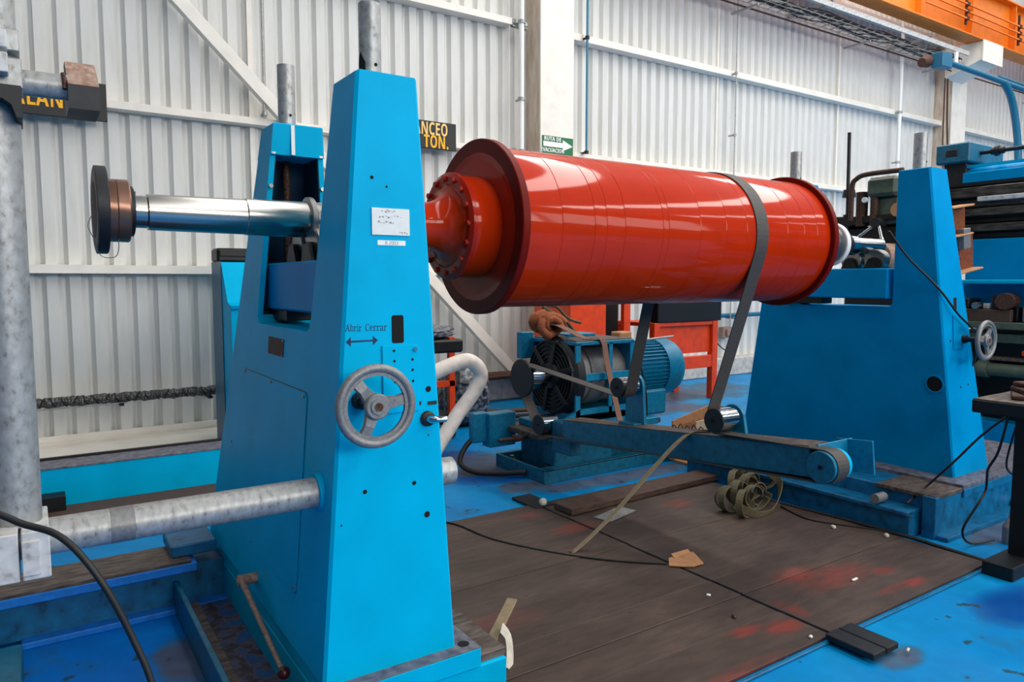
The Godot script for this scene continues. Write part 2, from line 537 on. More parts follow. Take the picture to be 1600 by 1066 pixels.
func camera_and_light():
	var cam := Camera3D.new()
	cam.name = "camera"
	cam.fov = 50.377
	cam.near = 0.05
	cam.far = 100.0
	add_child(cam)
	cam.look_at_from_position(Vector3(0, 1.55, 0), Vector3(0.552746, 1.55 - 0.082662, -0.829240))
	cam.current = true
	var we := WorldEnvironment.new()
	we.name = "world_environment"
	var e := Environment.new()
	e.background_mode = Environment.BG_SKY
	var sky := Sky.new()
	var sm := ProceduralSkyMaterial.new()
	sm.sky_top_color = Color(0.45, 0.6, 0.8)
	sm.sky_horizon_color = Color(0.8, 0.85, 0.9)
	sky.sky_material = sm
	e.sky = sky
	e.tonemap_mode = Environment.TONE_MAPPER_LINEAR
	e.tonemap_exposure = 0.205
	e.sdfgi_enabled = true
	e.ssao_enabled = true
	e.ssil_enabled = true
	we.environment = e
	add_child(we)
	# roof lights: translucent strips across the roof, one per half bay, and unseen panels added behind the camera for frontal light
	for q in [[-2.6, 42.0], [2.4, 150.0], [7.4, 400.0], [12.4, 400.0], [17.4, 250.0], [22.4, 130.0]]:
		roof_light(Vector3(q[0], 8.9, 1.0), Vector2(1.1, 17.0), q[1])
	for k in 3:
		fill_panel(Vector3(2.0 + k * 7.0, 5.6, 11.85), Vector2(6.6, 3.6), [310.0, 250.0, 120.0][k])

func roof_light(at: Vector3, size: Vector2, energy: float):
	var t := thing("skylight", at, "long translucent roof light strip across the hall roof", "skylight", "roof lights")
	var m := mb(t)
	m.span(at + Vector3(-size.x / 2, 0.0, -size.y / 2), at + Vector3(size.x / 2, 0.05, size.y / 2))
	part(t, "diffuser", m, M.skylight)
	m = mb(t)
	for s in [-1.0, 1.0]:
		m.span(at + Vector3(s * (size.x / 2 + 0.03) - 0.03, -0.02, -size.y / 2), at + Vector3(s * (size.x / 2 + 0.03) + 0.03, 0.08, size.y / 2))
	part(t, "frame", m, M.ceiling)
	var l := AreaLight3D.new()
	l.name = "daylight"
	l.area_size = size
	l.light_energy = energy
	l.light_color = Color(1.0, 0.975, 0.94)
	l.area_range = 40.0
	l.area_attenuation = 2.0
	l.shadow_enabled = true
	t.add_child(l, true)
	l.position = Vector3(0, -0.03, 0)
	l.rotation = Vector3(-PI / 2, 0, 0)

func fill_panel(at: Vector3, size: Vector2, energy: float):  # unseen glowing panel, added to light the faces turned to the camera
	var t := thing("fill_panel", at, "wide glowing fill panel, unseen and added high behind the camera", "fill_light", "clerestory glazing")
	var m := mb(t)
	m.span(at + Vector3(-size.x / 2, -size.y / 2, 0), at + Vector3(size.x / 2, size.y / 2, 0.05))
	part(t, "fill_pane", m, M.skylight)
	var l := AreaLight3D.new()
	l.name = "daylight"  # fill light of the added panel
	l.area_size = size
	l.light_energy = energy
	l.light_color = Color(1.0, 0.975, 0.94)
	l.area_range = 40.0
	l.area_attenuation = 2.0
	l.shadow_enabled = true
	t.add_child(l, true)
	l.position = Vector3(0, 0, -0.03)

# ---------------------------------------------------------------- the hall
const WZ := -8.02      # face of the wall sheets

func hall():
	var m := mb()
	m.uvf = func(p: Vector3) -> Vector2: return Vector2((p.x - FLOOR.position.x) / FLOOR.size.x, (p.z - FLOOR.position.y) / FLOOR.size.y)
	m.quad(Vector3(-9, 0, -8.2), Vector3(25, 0, -8.2), Vector3(25, 0, 12), Vector3(-9, 0, 12), Vector3.UP)
	m.span(Vector3(-9, -0.3, -8.2), Vector3(25, -0.002, 12))
	var fm := floor_material()
	fm.metallic_specular = 0.25
	struct("floor", m, fm, "worn blue painted concrete floor of the workshop hall")
	m = mb()
	m.span(Vector3(-9, 8.98, -8.3), Vector3(25, 9.2, 12.2))
	struct("ceiling", m, M.ceiling, "metal roof deck of the hall")
	m = mb()
	m.span(Vector3(-9.2, -0.3, -8.3), Vector3(-9, 9.2, 12.2))
	struct("wall_left", m, M.dull_wall, "end wall of the hall beyond the left machines")
	m = mb()
	m.span(Vector3(25, -0.3, -8.3), Vector3(25.2, 9.2, 12.2))
	struct("wall_right", m, M.dull_wall, "end wall of the hall beyond the lathe")
	m = mb()
	m.span(Vector3(-9.2, -0.3, 12), Vector3(25.2, 9.2, 12.2))
	struct("wall_front", m, M.dull_wall, "long side wall behind the camera")
	# back wall: a backing and ribbed sheets, each about a metre wide
	m = mb()
	m.span(Vector3(-9.2, -0.3, -8.3), Vector3(25.2, 9.2, -8.13))
	var wall := struct("wall_back", m, M.sheet, "pale grey ribbed metal sheet wall behind the machines")
	var pitch := 0.187
	var prof := [[0.0, 0.0], [0.092, 0.0], [0.128, -0.052], [0.151, -0.052], [0.187, 0.0]]
	var x0 := -1.72
	for s in 28:
		m = mb()
		for k in 5:
			for q in 4:
				var xa: float = x0 + s * 5 * pitch + k * pitch + prof[q][0]
				var xb: float = x0 + s * 5 * pitch + k * pitch + prof[q + 1][0] - (0.002 if k == 4 and q == 3 else 0.0)
				var za: float = WZ + prof[q][1]
				var zb: float = WZ + prof[q + 1][1]
				m.quad(Vector3(xa, 0.02, za), Vector3(xb, 0.02, zb), Vector3(xb, 8.98, zb), Vector3(xa, 8.98, za), Vector3(za - zb, 0, xb - xa))
		part(wall, "sheet", m, M.sheet)
	# bottom flashing of the sheets at the left
	m = mb()
	m.span(Vector3(-2, 0.035, WZ + 0.002), Vector3(5.5, 0.09, WZ + 0.03))
	m.span(Vector3(-2, 0.0, WZ - 0.01), Vector3(5.5, 0.035, WZ + 0.02))
	struct("trim_1", m, M.cream, "pale flashing along the foot of the ribbed wall")
	m = mb()
	m.span(Vector3(-9, 0.0, -8.1), Vector3(2.4, 0.012, -7.40))
	struct("trim_2", m, M.cream, "pale concrete strip of floor along the foot of the ribbed wall at left")
	# low concrete kerb
	m = mb()
	m.span(Vector3(2.4, 0.0, -8.1), Vector3(5.55, 0.30, -7.84), 0.02)
	m.span(Vector3(6.09, 0.0, -8.1), Vector3(15.98, 0.30, -7.84), 0.02)
	m.span(Vector3(16.57, 0.0, -8.1), Vector3(25, 0.30, -7.84), 0.02)
	struct("baseboard_back", m, M.concrete, "low whitewashed concrete kerb along the back wall")
	# columns
	for c in [[5.55, 6.09], [15.985, 16.57], [-4.87, -4.33]]:
		m = mb()
		m.span(Vector3(c[0] + 0.02, 0, -8.1), Vector3(c[1] - 0.02, 8.98, -7.70))
		var o := struct("column", m, M.beige, "beige steel wall column" if c[0] < 0 else ("pale steel column between the wall bays, above the evacuation sign" if c[0] < 10 else "pale steel column at the far end, carrying the orange crane beam"))
		m = mb()
		m.span(Vector3(c[0], 0, -7.70), Vector3(c[1], 8.98, -7.67), 0.006)
		part(o, "flange", m, M.cream)
	# girts (horizontal rails)
	var rows := [[-9.0, 5.25, 3.165, 3.235], [-9.0, 5.25, 4.775, 4.855], [6.09, 15.98, 3.20, 3.285], [6.09, 15.98, 4.77, 4.86], [16.57, 25.0, 3.20, 3.285], [16.57, 25.0, 4.77, 4.86], [-9.0, 5.25, 1.62, 1.70], [6.09, 15.98, 1.62, 1.70], [16.57, 25.0, 6.9, 7.0], [6.09, 15.98, 6.4, 6.5]]
	for r in rows:
		var o := thing("girt", Vector3(r[0], r[2], -7.94), "cream steel wall girt running along the ribbed sheets at %s height in the %s bay" % ["waist" if r[2] < 2 else ("sign" if r[2] < 4 else ("upper" if r[2] < 6 else "crane")), "left" if r[0] < 0 else ("middle" if r[0] < 10 else "far right")], "girt")
		o.set_meta("kind", "structure")
		o.remove_meta("category")
		m = mb(o)
		m.span(Vector3(r[0], r[2], -7.87), Vector3(r[1], r[3], -7.86))
		m.span(Vector3(r[0], r[3] - 0.006, WZ), Vector3(r[1], r[3], -7.865))
		m.span(Vector3(r[0], r[2], WZ), Vector3(r[1], r[2] + 0.006, -7.865))
		part(o, "rail", m, M.cream)
	# girt clips beside the first column
	for y in [3.20, 4.80]:
		m = mb()
		m.span(Vector3(5.24, y - 0.05, -7.90), Vector3(5.47, y - 0.03, -7.84))
		m.span(Vector3(5.24, y - 0.05, -7.87), Vector3(5.30, y + 0.05, -7.855))
		m.cyl(Vector3(5.27, y, -7.855), Vector3(5.27, y, -7.83), 0.018, -1, 8)
		m.cyl(Vector3(5.42, y, -7.85), Vector3(5.42, y, -7.81), 0.028, -1, 8)
		single("girt_clip", m, M.galv, "bolted steel clip joining the %s girt to the column" % ("lower" if y < 4 else "upper"), "clip")
	# wind brace and stiffener
	m = mb()
	var a := Vector3(0.3, 5.27, -7.80)
	var b := Vector3(5.45, 0.15, -7.80)
	var dir := (b - a).normalized()
	m.box((a + b) / 2, Vector3(a.distance_to(b), 0.125, 0.10), 0.004, Basis(dir, Vector3(0, 0, 1).cross(dir), Vector3(0, 0, 1)))
	single("wind_brace", m, M.cream, "long cream diagonal brace crossing the ribbed wall behind the pedestals", "brace")
	for q in [[2.045, 0.0, 8.9, 0.05], [9.24, 0.3, 8.9, 0.04], [12.5, 0.3, 8.9, 0.04]]:
		m = mb()
		m.span(Vector3(q[0] - q[3] / 2, q[1], WZ - 0.01), Vector3(q[0] + q[3] / 2, q[2], WZ + 0.03))
		single("wall_stiffener", m, M.cream, "narrow cream upright strip on the ribbed wall %s" % ("behind the left pedestal" if q[0] < 3 else ("in the middle of the right bay" if q[0] < 10 else "near the right column")), "stiffener")
	for q in [[5.33, 2.0, 8.9, 0.034, "white", "beside the first column"], [14.2, 0.3, 8.9, 0.034, "white", "near the right column"], [2.12, 3.25, 8.9, 0.012, "galv", "above the left pedestal"], [9.42, 0.3, 8.9, 0.010, "galv", "crossing the right bay behind the drum"], [6.40, 3.27, 8.9, 0.016, "conduit_blue", "right of the evacuation sign"]]:
		var t := thing("conduit", Vector3(q[0], q[1], -7.78), "thin %s upright pipe on the wall %s" % [{"white": "white", "galv": "grey", "conduit_blue": "blue"}[q[4]], q[5]], "pipe")
		m = mb(t)
		m.cyl(Vector3(q[0], q[1], -7.78), Vector3(q[0], q[2], -7.78), q[3], -1, 12)
		part(t, "tube", m, M[q[4]])
		for y in ([3.2, 3.85, 4.8] if q[1] < 3 else [q[1] + 0.02, 4.8]):
			m = mb(t)
			m.cyl(Vector3(q[0], y - 0.02, -7.78), Vector3(q[0], y + 0.02, -7.78), q[3] + 0.015, -1, 10)
			m.span(Vector3(q[0] - 0.012, y - 0.012, -7.9), Vector3(q[0] + 0.012, y + 0.012, -7.78))
			part(t, "clamp", m, M.black if q[4] == "conduit_blue" else M.galv)

func signs():
	var t := thing("sign", Vector3(0.30, 3.02, -7.80), "black sign with yellow letters half hidden behind the steel arm block", "sign")
	var m := mb(t)
	m.span(Vector3(-0.16, 3.02, -7.83), Vector3(0.69, 3.36, -7.80), 0.004)
	part(t, "board", m, M.sign_black)
	lettering(t, "lettering", "BALANCEO", Vector3(0.255, 3.168, -7.797), 0.145, M.yellow, Basis(), 0.74)
	t = thing("sign", Vector3(4.0, 3.11, -7.80), "black sign with tall yellow letters beside the drum's rim", "sign")
	m = mb(t)
	m.span(Vector3(3.42, 3.11, -7.83), Vector3(4.39, 3.43, -7.80), 0.004)
	part(t, "board", m, M.sign_black)
	lettering(t, "lettering", "BALANCEO", Vector3(3.93, 3.338, -7.797), 0.145, M.cream_letter, Basis(), 0.66)
	lettering(t, "lettering", "TON.", Vector3(4.12, 3.19, -7.797), 0.145, M.yellow, Basis(), 0.7)
	t = thing("evacuation_sign", Vector3(5.83, 3.10, -7.66), "small green and white evacuation route sign with an arrow on the column", "sign")
	m = mb(t)
	m.span(Vector3(5.575, 3.195, -7.668), Vector3(6.07, 3.412, -7.656))
	part(t, "board", m, M.sign_green)
	m = mb(t)
	var y := 3.308
	var pts := PackedVector2Array([Vector2(5.585, y - 0.032), Vector2(5.90, y - 0.032), Vector2(5.90, y - 0.07), Vector2(6.06, y), Vector2(5.90, y + 0.07), Vector2(5.90, y + 0.032), Vector2(5.585, y + 0.032)])
	m.prism(pts, func(p: Vector2, k: float) -> Vector3: return Vector3(p.x, p.y, -7.656 + k * 0.003))
	part(t, "arrow", m, M.white)
	lettering(t, "lettering", "RUTA DE", Vector3(5.735, 3.376, -7.654), 0.05, M.white, Basis(), 1.0)
	lettering(t, "lettering", "EVACUACION", Vector3(5.735, 3.232, -7.654), 0.05, M.white, Basis(), 0.85)

func overhead():
	# orange crane girder on its corbel
	var t := thing("crane_beam", Vector3(15, 6.2, -7.0), "bright orange crane runway girder high on the right", "crane beam")
	var m := mb(t)
	m.span(Vector3(7.0, 6.23, -7.15), Vector3(25, 7.15, -7.12))
	m.span(Vector3(7.0, 7.13, -7.30), Vector3(25, 7.16, -6.98))
	part(t, "web", m, M.crane)
	m = mb(t)
	m.span(Vector3(7.0, 6.20, -7.30), Vector3(25, 6.23, -6.98), 0.005)
	part(t, "bottom_flange", m, M.crane)
	for x in [9.4, 11.6, 13.35, 15.2, 17.0, 18.6, 20.2]:
		m = mb(t)
		m.span(Vector3(x - 0.012, 6.23, -7.12), Vector3(x + 0.012, 7.13, -7.0))
		part(t, "stiffener", m, M.crane)
	for k in 3:
		m = mb(t)
		m.span(Vector3(13.4, 6.44 + k * 0.13, -6.97), Vector3(25, 6.465 + k * 0.13, -6.94))
		part(t, "conductor_bar", m, M.crane)
	for x in [14.9, 17.1, 19.4]:
		m = mb(t)
		m.span(Vector3(x - 0.02, 6.35, -7.0), Vector3(x + 0.02, 6.95, -6.965))
		for k in 3:
			m.span(Vector3(x - 0.04, 6.425 + k * 0.13, -6.975), Vector3(x + 0.04, 6.485 + k * 0.13, -6.93))
		part(t, "bar_hanger", m, M.rust)
	t = thing("corbel", Vector3(16.28, 5.85, -7.35), "white box corbel on the right column under the orange girder", "corbel")
	m = mb(t)
	m.prism(PackedVector2Array([Vector2(-7.67, 5.62), Vector2(-6.98, 5.85), Vector2(-6.98, 6.19), Vector2(-7.67, 6.20)]), func(p: Vector2, k: float) -> Vector3: return Vector3(15.62 if k < 0.5 else 16.35, p.y, p.x))
	part(t, "bracket", m, M.cream)
	m = mb(t)
	m.span(Vector3(15.58, 5.80, -6.97), Vector3(16.39, 6.20, -6.95))
	part(t, "face_plate", m, M.cream)
	m = mb(t)
	m.span(Vector3(15.60, 5.72, -7.42), Vector3(15.63, 6.19, -7.38))
	part(t, "rib", m, M.cream)
	# cable tray with its rail, rungs, cables and arms
	t = thing("cable_tray", Vector3(11, 5.75, -7.4), "long pale cable tray with dark cables hung under the roof girts", "cable tray")
	m = mb(t)
	m.span(Vector3(6.2, 5.93, -7.20), Vector3(15.5, 6.01, -7.17))
	m.span(Vector3(6.2, 5.93, -7.62), Vector3(15.5, 6.01, -7.60))
	part(t, "side_rail", m, M.galv_bright)
	m = mb(t)
	for k in 38:
		m.cyl(Vector3(6.3 + k * 0.24, 5.82, -7.60), Vector3(6.3 + k * 0.24, 5.82, -7.22), 0.008, -1, 6)
	for k in 4:
		m.cyl(Vector3(6.2, 5.80, -7.58 + k * 0.11), Vector3(15.5, 5.80, -7.58 + k * 0.11), 0.006, -1, 6)
	part(t, "wire_mesh", m, M.galv)
	m = mb(t)
	var rng := RandomNumberGenerator.new()
	rng.seed = 4
	for k in 9:
		var path := []
		for i in 24:
			path.append(Vector3(6.2 + i * 0.4, 5.83 + rng.randf() * 0.05 - 0.03 * sin(i * 1.3 + k), -7.56 + k * 0.036 + rng.randf() * 0.02))
		m.tube(path, 0.012, 6)
	part(t, "cable", m, M.rubber)
	for x in [7.3, 8.9, 11.0, 14.1]:
		m = mb(t)
		m.box(Vector3(x, 6.03, -7.6), Vector3(0.05, 0.05, 0.85))
		part(t, "arm", m, M.galv)
	t = thing("pipe_run", Vector3(12, 5.6, -7.5), "thin dark pipe running along the wall under the cable tray", "pipe")
	m = mb(t)
	m.cyl(Vector3(7.0, 5.70, -7.55), Vector3(21, 5.78, -7.55), 0.014, -1, 8)
	part(t, "tube", m, M.rust)
	for x in [9.3, 12.3, 15.0, 19.5]:
		m = mb(t)
		m.box(Vector3(x, 5.68, -7.55), Vector3(0.03, 0.03, 0.5))
		part(t, "bracket_arm", m, M.galv)
	# blue jib near the lathe
	t = thing("jib_arm", Vector3(14.9, 0, -6.0), "blue tubular jib arm reaching over the lathe on the right", "jib")
	m = mb(t)
	m.tube(bez([Vector3(12.3, 5.0, -6.0), Vector3(13.4, 4.99, -6.0), Vector3(14.6, 4.97, -6.0), Vector3(15.6, 4.96, -6.0), Vector3(17, 4.96, -6.0)], 4), 0.046, 14)
	m.tube([Vector3(14.4, 5.12, -6.15), Vector3(17, 5.12, -6.15)], 0.035, 10)
	part(t, "boom", m, M.blue_jib)
	m = mb(t)
	m.tube(bez([Vector3(14.25, 4.97, -6.0), Vector3(14.55, 4.75, -6.0), Vector3(14.80, 4.3, -6.0), Vector3(14.95, 3.7, -6.0), Vector3(15.0, 2.5, -6.0), Vector3(15.0, 0.0, -6.0)], 5), 0.06, 14)
	part(t, "post", m, M.blue_jib)
	m = mb(t)
	m.span(Vector3(11.98, 4.88, -6.10), Vector3(12.28, 5.11, -5.92), 0.01)
	part(t, "end_block", m, M.blue_jib)
	m = mb(t)
	m.cyl(Vector3(11.95, 5.0, -6.15), Vector3(11.80, 4.95, -6.15), 0.10, 0.07, 12)
	part(t, "trolley_wheel", m, M.rust)
	m = mb(t)
	m.cyl(Vector3(12.55, 5.03, -6.0), Vector3(12.55, 5.2, -6.0), 0.03, -1, 10)
	part(t, "lug", m, M.white)
	# loose cables drooping beside the far column
	m = mb()
	m.tube(bez([Vector3(15.6, 5.6, -7.6), Vector3(15.7, 4.4, -7.6), Vector3(15.9, 3.2, -7.55), Vector3(16.2, 2.6, -7.5)], 6), 0.018, 6)
	m.tube(bez([Vector3(15.5, 5.6, -7.6), Vector3(15.55, 4.0, -7.6), Vector3(15.75, 3.0, -7.55), Vector3(16.1, 2.5, -7.5)], 6), 0.014, 6)
	single("drop_cable", m, M.rust, "pair of brown cables drooping beside the far right column", "cable")

func deck():
	var mat := deck_material()
	var rows := [-3.99, -3.66, -3.36, -3.05, -2.74, -2.44, -2.24, -2.03, -1.76]
	for s in 2:
		var xa: float = [1.30, 2.862][s]
		var xb: float = [2.842, 4.30][s]
		var t := thing("floor_deck", Vector3(xa, 0.0, -2.9), ["brown plank deck panel in front of the near pedestal, left of the long seam", "brown plank deck panel with red paint stains, right of the long seam"][s], "deck panel")
		for k in rows.size() - 1:
			var m := mb(t)
			m.uvf = func(p: Vector3) -> Vector2: return Vector2((p.x - DECK.position.x) / DECK.size.x, (p.z - DECK.position.y) / DECK.size.y)
			var g := 0.0015
			m.span(Vector3(xa, 0.0, rows[k] + g), Vector3(xb, 0.014 + 0.0015 * ((k * 7 + s * 3) % 3), rows[k + 1] - g), 0.002)
			part(t, "plank", m, mat)
	# painted angle along the front edge of the deck
	var m := mb(null)
	m.span(Vector3(1.3, 0.0, -1.745), Vector3(2.83, 0.012, -1.730), 0.003)
	m.span(Vector3(2.95, 0.0, -1.745), Vector3(4.32, 0.012, -1.730), 0.003)
	single("edge_angle", m, M.bed, "thin blue steel edging along the front of the brown deck", "edging")
	m = mb(null)
	m.tube([Vector3(4.31, 0.015, -1.78), Vector3(4.33, 0.02, -2.2), Vector3(4.31, 0.02, -2.6), Vector3(4.27, 0.015, -3.05), Vector3(4.20, 0.015, -3.3)], 0.012, 6)
	single("floor_cable", m, M.rubber, "thick black cable lying along the far edge of the brown deck", "cable")
	m = mb(null)
	m.tube(bez([Vector3(1.9, 0.02, -4.15), Vector3(2.16, 0.02, -3.96), Vector3(2.235, 0.02, -3.56), Vector3(2.40, 0.02, -3.2), Vector3(2.59, 0.02, -2.93), Vector3(2.815, 0.021, -2.715)], 6), 0.0055, 6)
	single("floor_cable", m, M.rubber, "thin black cable curving over the brown deck to the cardboard scrap", "cable")
	m = mb(null)
	m.tube(bez([Vector3(4.2, 0.02, -3.0), Vector3(4.12, 0.02, -2.75), Vector3(4.17, 0.02, -2.6), Vector3(4.30, 0.02, -2.35), Vector3(4.30, 0.03, -2.1)], 6), 0.006, 6)
	single("floor_cable", m, M.rubber, "thin black cable looping in front of the far machine bed", "cable")
	# steel plates across the edge
	for k in 2:
		m = mb(null)
		m.span(Vector3(2.775 + k * 0.097, 0.018, -1.745), Vector3(2.865 + k * 0.097, 0.045, -1.53), 0.003)
		single("steel_plate", m, M.dark_steel, "dark steel bar lying across the deck edge, %s of the pair" % ["nearer the camera's left", "the farther one"][k], "steel plate", "steel bars across the deck edge")
	m = mb(null)
	m.span(Vector3(2.79, 0.002, -4.19), Vector3(2.95, 0.022, -3.90), 0.003)
	single("steel_plate", m, M.dark_steel, "dark steel plate with a white lump at the back corner of the deck", "steel plate")
	m = mb(null)
	m.ball(Vector3(2.875, 0.037, -3.93), 0.03, Vector3.ONE, 8)
	single("rag_lump", m, M.pale_bag, "small white lump resting on the rear steel plate", "rag")
	# plank
	m = mb(null)
	m.box(Vector3(3.69, 0.040, -3.755), Vector3(1.6, 0.045, 0.19), 0.005, Basis(Vector3.UP, 0.03))
	single("plank", m, M.wood, "loose brown wooden plank lying at the rear of the deck", "plank")
	# cardboard scraps
	m = mb(null)
	var c := [Vector3(2.80, 0.022, -2.68), Vector3(2.86, 0.03, -2.74), Vector3(2.95, 0.026, -2.745), Vector3(3.03, 0.035, -2.72), Vector3(2.98, 0.022, -2.60), Vector3(2.90, 0.022, -2.60), Vector3(2.85, 0.022, -2.635)]
	var sec0 := PackedVector3Array()
	var sec1 := PackedVector3Array()
	for p in c:
		sec0.append(p)
		sec1.append(p + Vector3(0, 0.006, 0))
	m.loft([sec0, sec1])
	m.box(Vector3(2.95, 0.042, -2.735), Vector3(0.13, 0.004, 0.03), 0.0, Basis(Vector3.RIGHT, 0.5))
	single("cardboard_scrap", m, M.card, "torn brown cardboard scrap on the deck seam", "cardboard")
	m = mb(null)
	m.box(Vector3(3.15, 0.023, -3.50), Vector3(0.30, 0.003, 0.13), 0.0, Basis(Vector3.UP, 0.25))
	single("plastic_film", m, M.clear, "piece of clear plastic film on the deck below the tan strap", "plastic film")
	# small litter
	var lit := [[3.47, -2.03, 0.045, 0.010, "white"], [2.62, -2.10, 0.03, 0.012, "rust"], [2.70, -2.32, 0.02, 0.01, "white"], [2.74, -1.79, 0.016, 0.012, "white"], [4.10, -2.55, 0.03, 0.02, "pale_bag"], [4.22, -2.28, 0.025, 0.025, "pale_bag"], [2.98, -1.50, 0.03, 0.008, "pale_bag"]]
	var where := ["white stub on the red stained planks", "rusty curl beside the long seam", "tiny white crumb on the left deck panel", "white crumb beside the steel bars", "pale crumb near the strap coil", "pale lump at the foot of the far bed", "pale flakes beyond the steel bars"]
	for i in lit.size():
		var q: Array = lit[i]
		m = mb(null)
		m.box(Vector3(q[0], 0.016 + q[3] / 2, q[1]), Vector3(q[2], q[3], q[3] * 1.2), q[3] * 0.3, Basis(Vector3.UP, i * 1.1))
		single("floor_litter", m, M[q[4]], where[i], "litter")

# ---------------------------------------------------------------- balancing pedestals
func lerp3(y: float, y0: float, y1: float, a: float, b: float) -> float:
	return a + (b - a) * (y - y0) / (y1 - y0)

# A pedestal: lower block, a front tower, a rear tower, all tapering. d holds its plan at foot and head.
func pedestal_body(t: Node3D, d: Dictionary, mat: Material, open_face: float):
	var xl := func(y: float) -> float: return lerp3(y, d.y0, d.y1, d.xl0, d.xl1)
	var xr := func(y: float) -> float: return lerp3(y, d.y0, d.y1, d.xr0, d.xr1)
	var zf := func(y: float) -> float: return lerp3(y, d.y0, d.y1, d.zf0, d.zf1)
	var zb := func(y: float) -> float: return lerp3(y, d.y0, d.y1, d.zb0, d.zb1)
	var zi := func(y: float) -> float: return lerp3(y, d.ys, d.y1, d.zi0, d.zi1)   # inner face of the front tower
	var zj := func(y: float) -> float: return lerp3(y, d.ys, d.y1, d.zj0, d.zj1)   # inner face of the rear tower
	var ch := 0.010
	# lower block with front tower: one profile in the (z, y) plane, pushed across x
	var secs := []
	var rc := 0.035
	var prof := PackedVector2Array([Vector2(zf.call(d.y0), d.y0), Vector2(zf.call(d.y1), d.y1), Vector2(zi.call(d.y1), d.y1), Vector2(zi.call(d.ys + rc), d.ys + rc)])
	for k in range(1, 5):
		var a := PI / 2 * k / 5.0
		prof.append(Vector2(zi.call(d.ys) - rc * (1 - cos(a)), d.ys + rc * (1 - sin(a))))
	prof.append(Vector2(zi.call(d.ys) - rc, d.ys))
	prof.append(Vector2(zj.call(d.ys) + rc, d.ys))
	for k in range(1, 5):
		var a := PI / 2 * k / 5.0
		prof.append(Vector2(zj.call(d.ys) + rc * (1 - sin(a)), d.ys + rc * (1 - cos(a))))
	prof.append(Vector2(zj.call(d.ys + rc), d.ys + rc))
	prof.append(Vector2(zb.call(d.ys + rc), d.ys + rc))
	prof.append(Vector2(zb.call(d.y0), d.y0))
	# chamfered across x: four sections
	for q in [[0.0, ch], [ch, 0.0], [-ch, 0.0], [0.0, ch]]:
		pass
	var inset := func(p: Vector2, e: float) -> Vector2:
		var zc: float = (zf.call(p.y) + zb.call(p.y)) / 2.0
		var near_front: bool = absf(p.x - zf.call(p.y)) < 0.001
		var near_back: bool = absf(p.x - zb.call(p.y)) < 0.001
		return p + Vector2(-e if near_front else (e if near_back else 0.0), 0.0 if p.y < d.y1 - 0.001 else -e * 0.5)
	for step in [[0, 0.0, ch], [0, ch, 0.0], [1, ch, 0.0], [1, 0.0, ch]]:
		var s := PackedVector3Array()
		for p in prof:
			var p2: Vector2 = inset.call(p, step[2])
			var x: float = xl.call(p2.y) + step[1] if step[0] == 0 else xr.call(p2.y) - step[1]
			s.append(Vector3(x, p2.y, p2.x))
		secs.append(s)
	var m := mb(t)
	m.loft(secs, false, true)
	part(t, "body", m, mat)
	# rear tower: a channel open towards the slot
	m = mb(t)
	secs = []
	var wl := 0.022
	for y in [d.ys + rc, d.y1 - 0.13]:
		var a: float = xl.call(y)
		var b: float = xr.call(y)
		var j: float = zj.call(y)
		var k: float = zb.call(y)
		secs.append(PackedVector3Array([Vector3(a, y, j), Vector3(a, y, k + ch), Vector3(a + ch, y, k), Vector3(b - ch, y, k), Vector3(b, y, k + ch), Vector3(b, y, j), Vector3(b - wl, y, j), Vector3(b - wl, y, k + wl), Vector3(a + wl, y, k + wl), Vector3(a + wl, y, j)]))
	m.loft(secs)
	part(t, "rear_tower", m, mat)
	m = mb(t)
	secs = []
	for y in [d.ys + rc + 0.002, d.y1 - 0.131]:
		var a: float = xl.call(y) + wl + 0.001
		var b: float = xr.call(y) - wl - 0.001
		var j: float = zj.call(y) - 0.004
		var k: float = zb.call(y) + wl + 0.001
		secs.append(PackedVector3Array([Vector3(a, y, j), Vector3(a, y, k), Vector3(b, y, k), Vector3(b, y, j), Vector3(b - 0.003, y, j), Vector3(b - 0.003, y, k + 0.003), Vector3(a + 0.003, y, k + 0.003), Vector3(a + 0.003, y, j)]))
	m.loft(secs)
	part(t, "recess_shade", m, M.blue_recess_shade, "dark blue sheet painting shade into the rear tower recess")  # thin sheet added so the recess looks shaded
	m = mb(t)
	secs = []
	for q in [[d.y1 - 0.13, 0.0], [d.y1 - 0.004, 0.0], [d.y1, 0.004]]:
		var y: float = q[0]
		var e: float = q[1]
		secs.append(PackedVector3Array([Vector3(xl.call(y) + e, y, zj.call(y) + 0.012 - e), Vector3(xr.call(y) - e, y, zj.call(y) + 0.012 - e), Vector3(xr.call(y) - e, y, zb.call(y) + e), Vector3(xl.call(y) + e, y, zb.call(y) + e)]))
	m.loft(secs)
	part(t, "head_block", m, mat)
	# lifting screw and bolts inside the rear tower
	var xc: float = (xl.call(1.8) + xr.call(1.8)) / 2.0
	m = mb(t)
	m.cyl(Vector3(xc, d.ys + 0.01, (zj.call(1.8) + zb.call(1.8)) / 2.0), Vector3(xc, d.y1 - 0.13, (zj.call(1.8) + zb.call(1.8)) / 2.0), 0.016, -1, 12)
	part(t, "lifting_screw", m, M.rust)
	for y in [2.09, 1.95]:
		for s in 2:
			m = mb(t)
			var x: float = xl.call(y) + 0.012 if s == 0 else xr.call(y) - 0.012
			m.cyl(Vector3(x, y, zj.call(y)), Vector3(x, y, zj.call(y) + 0.012), 0.009, -1, 8)
			part(t, "bolt", m, M.steel)

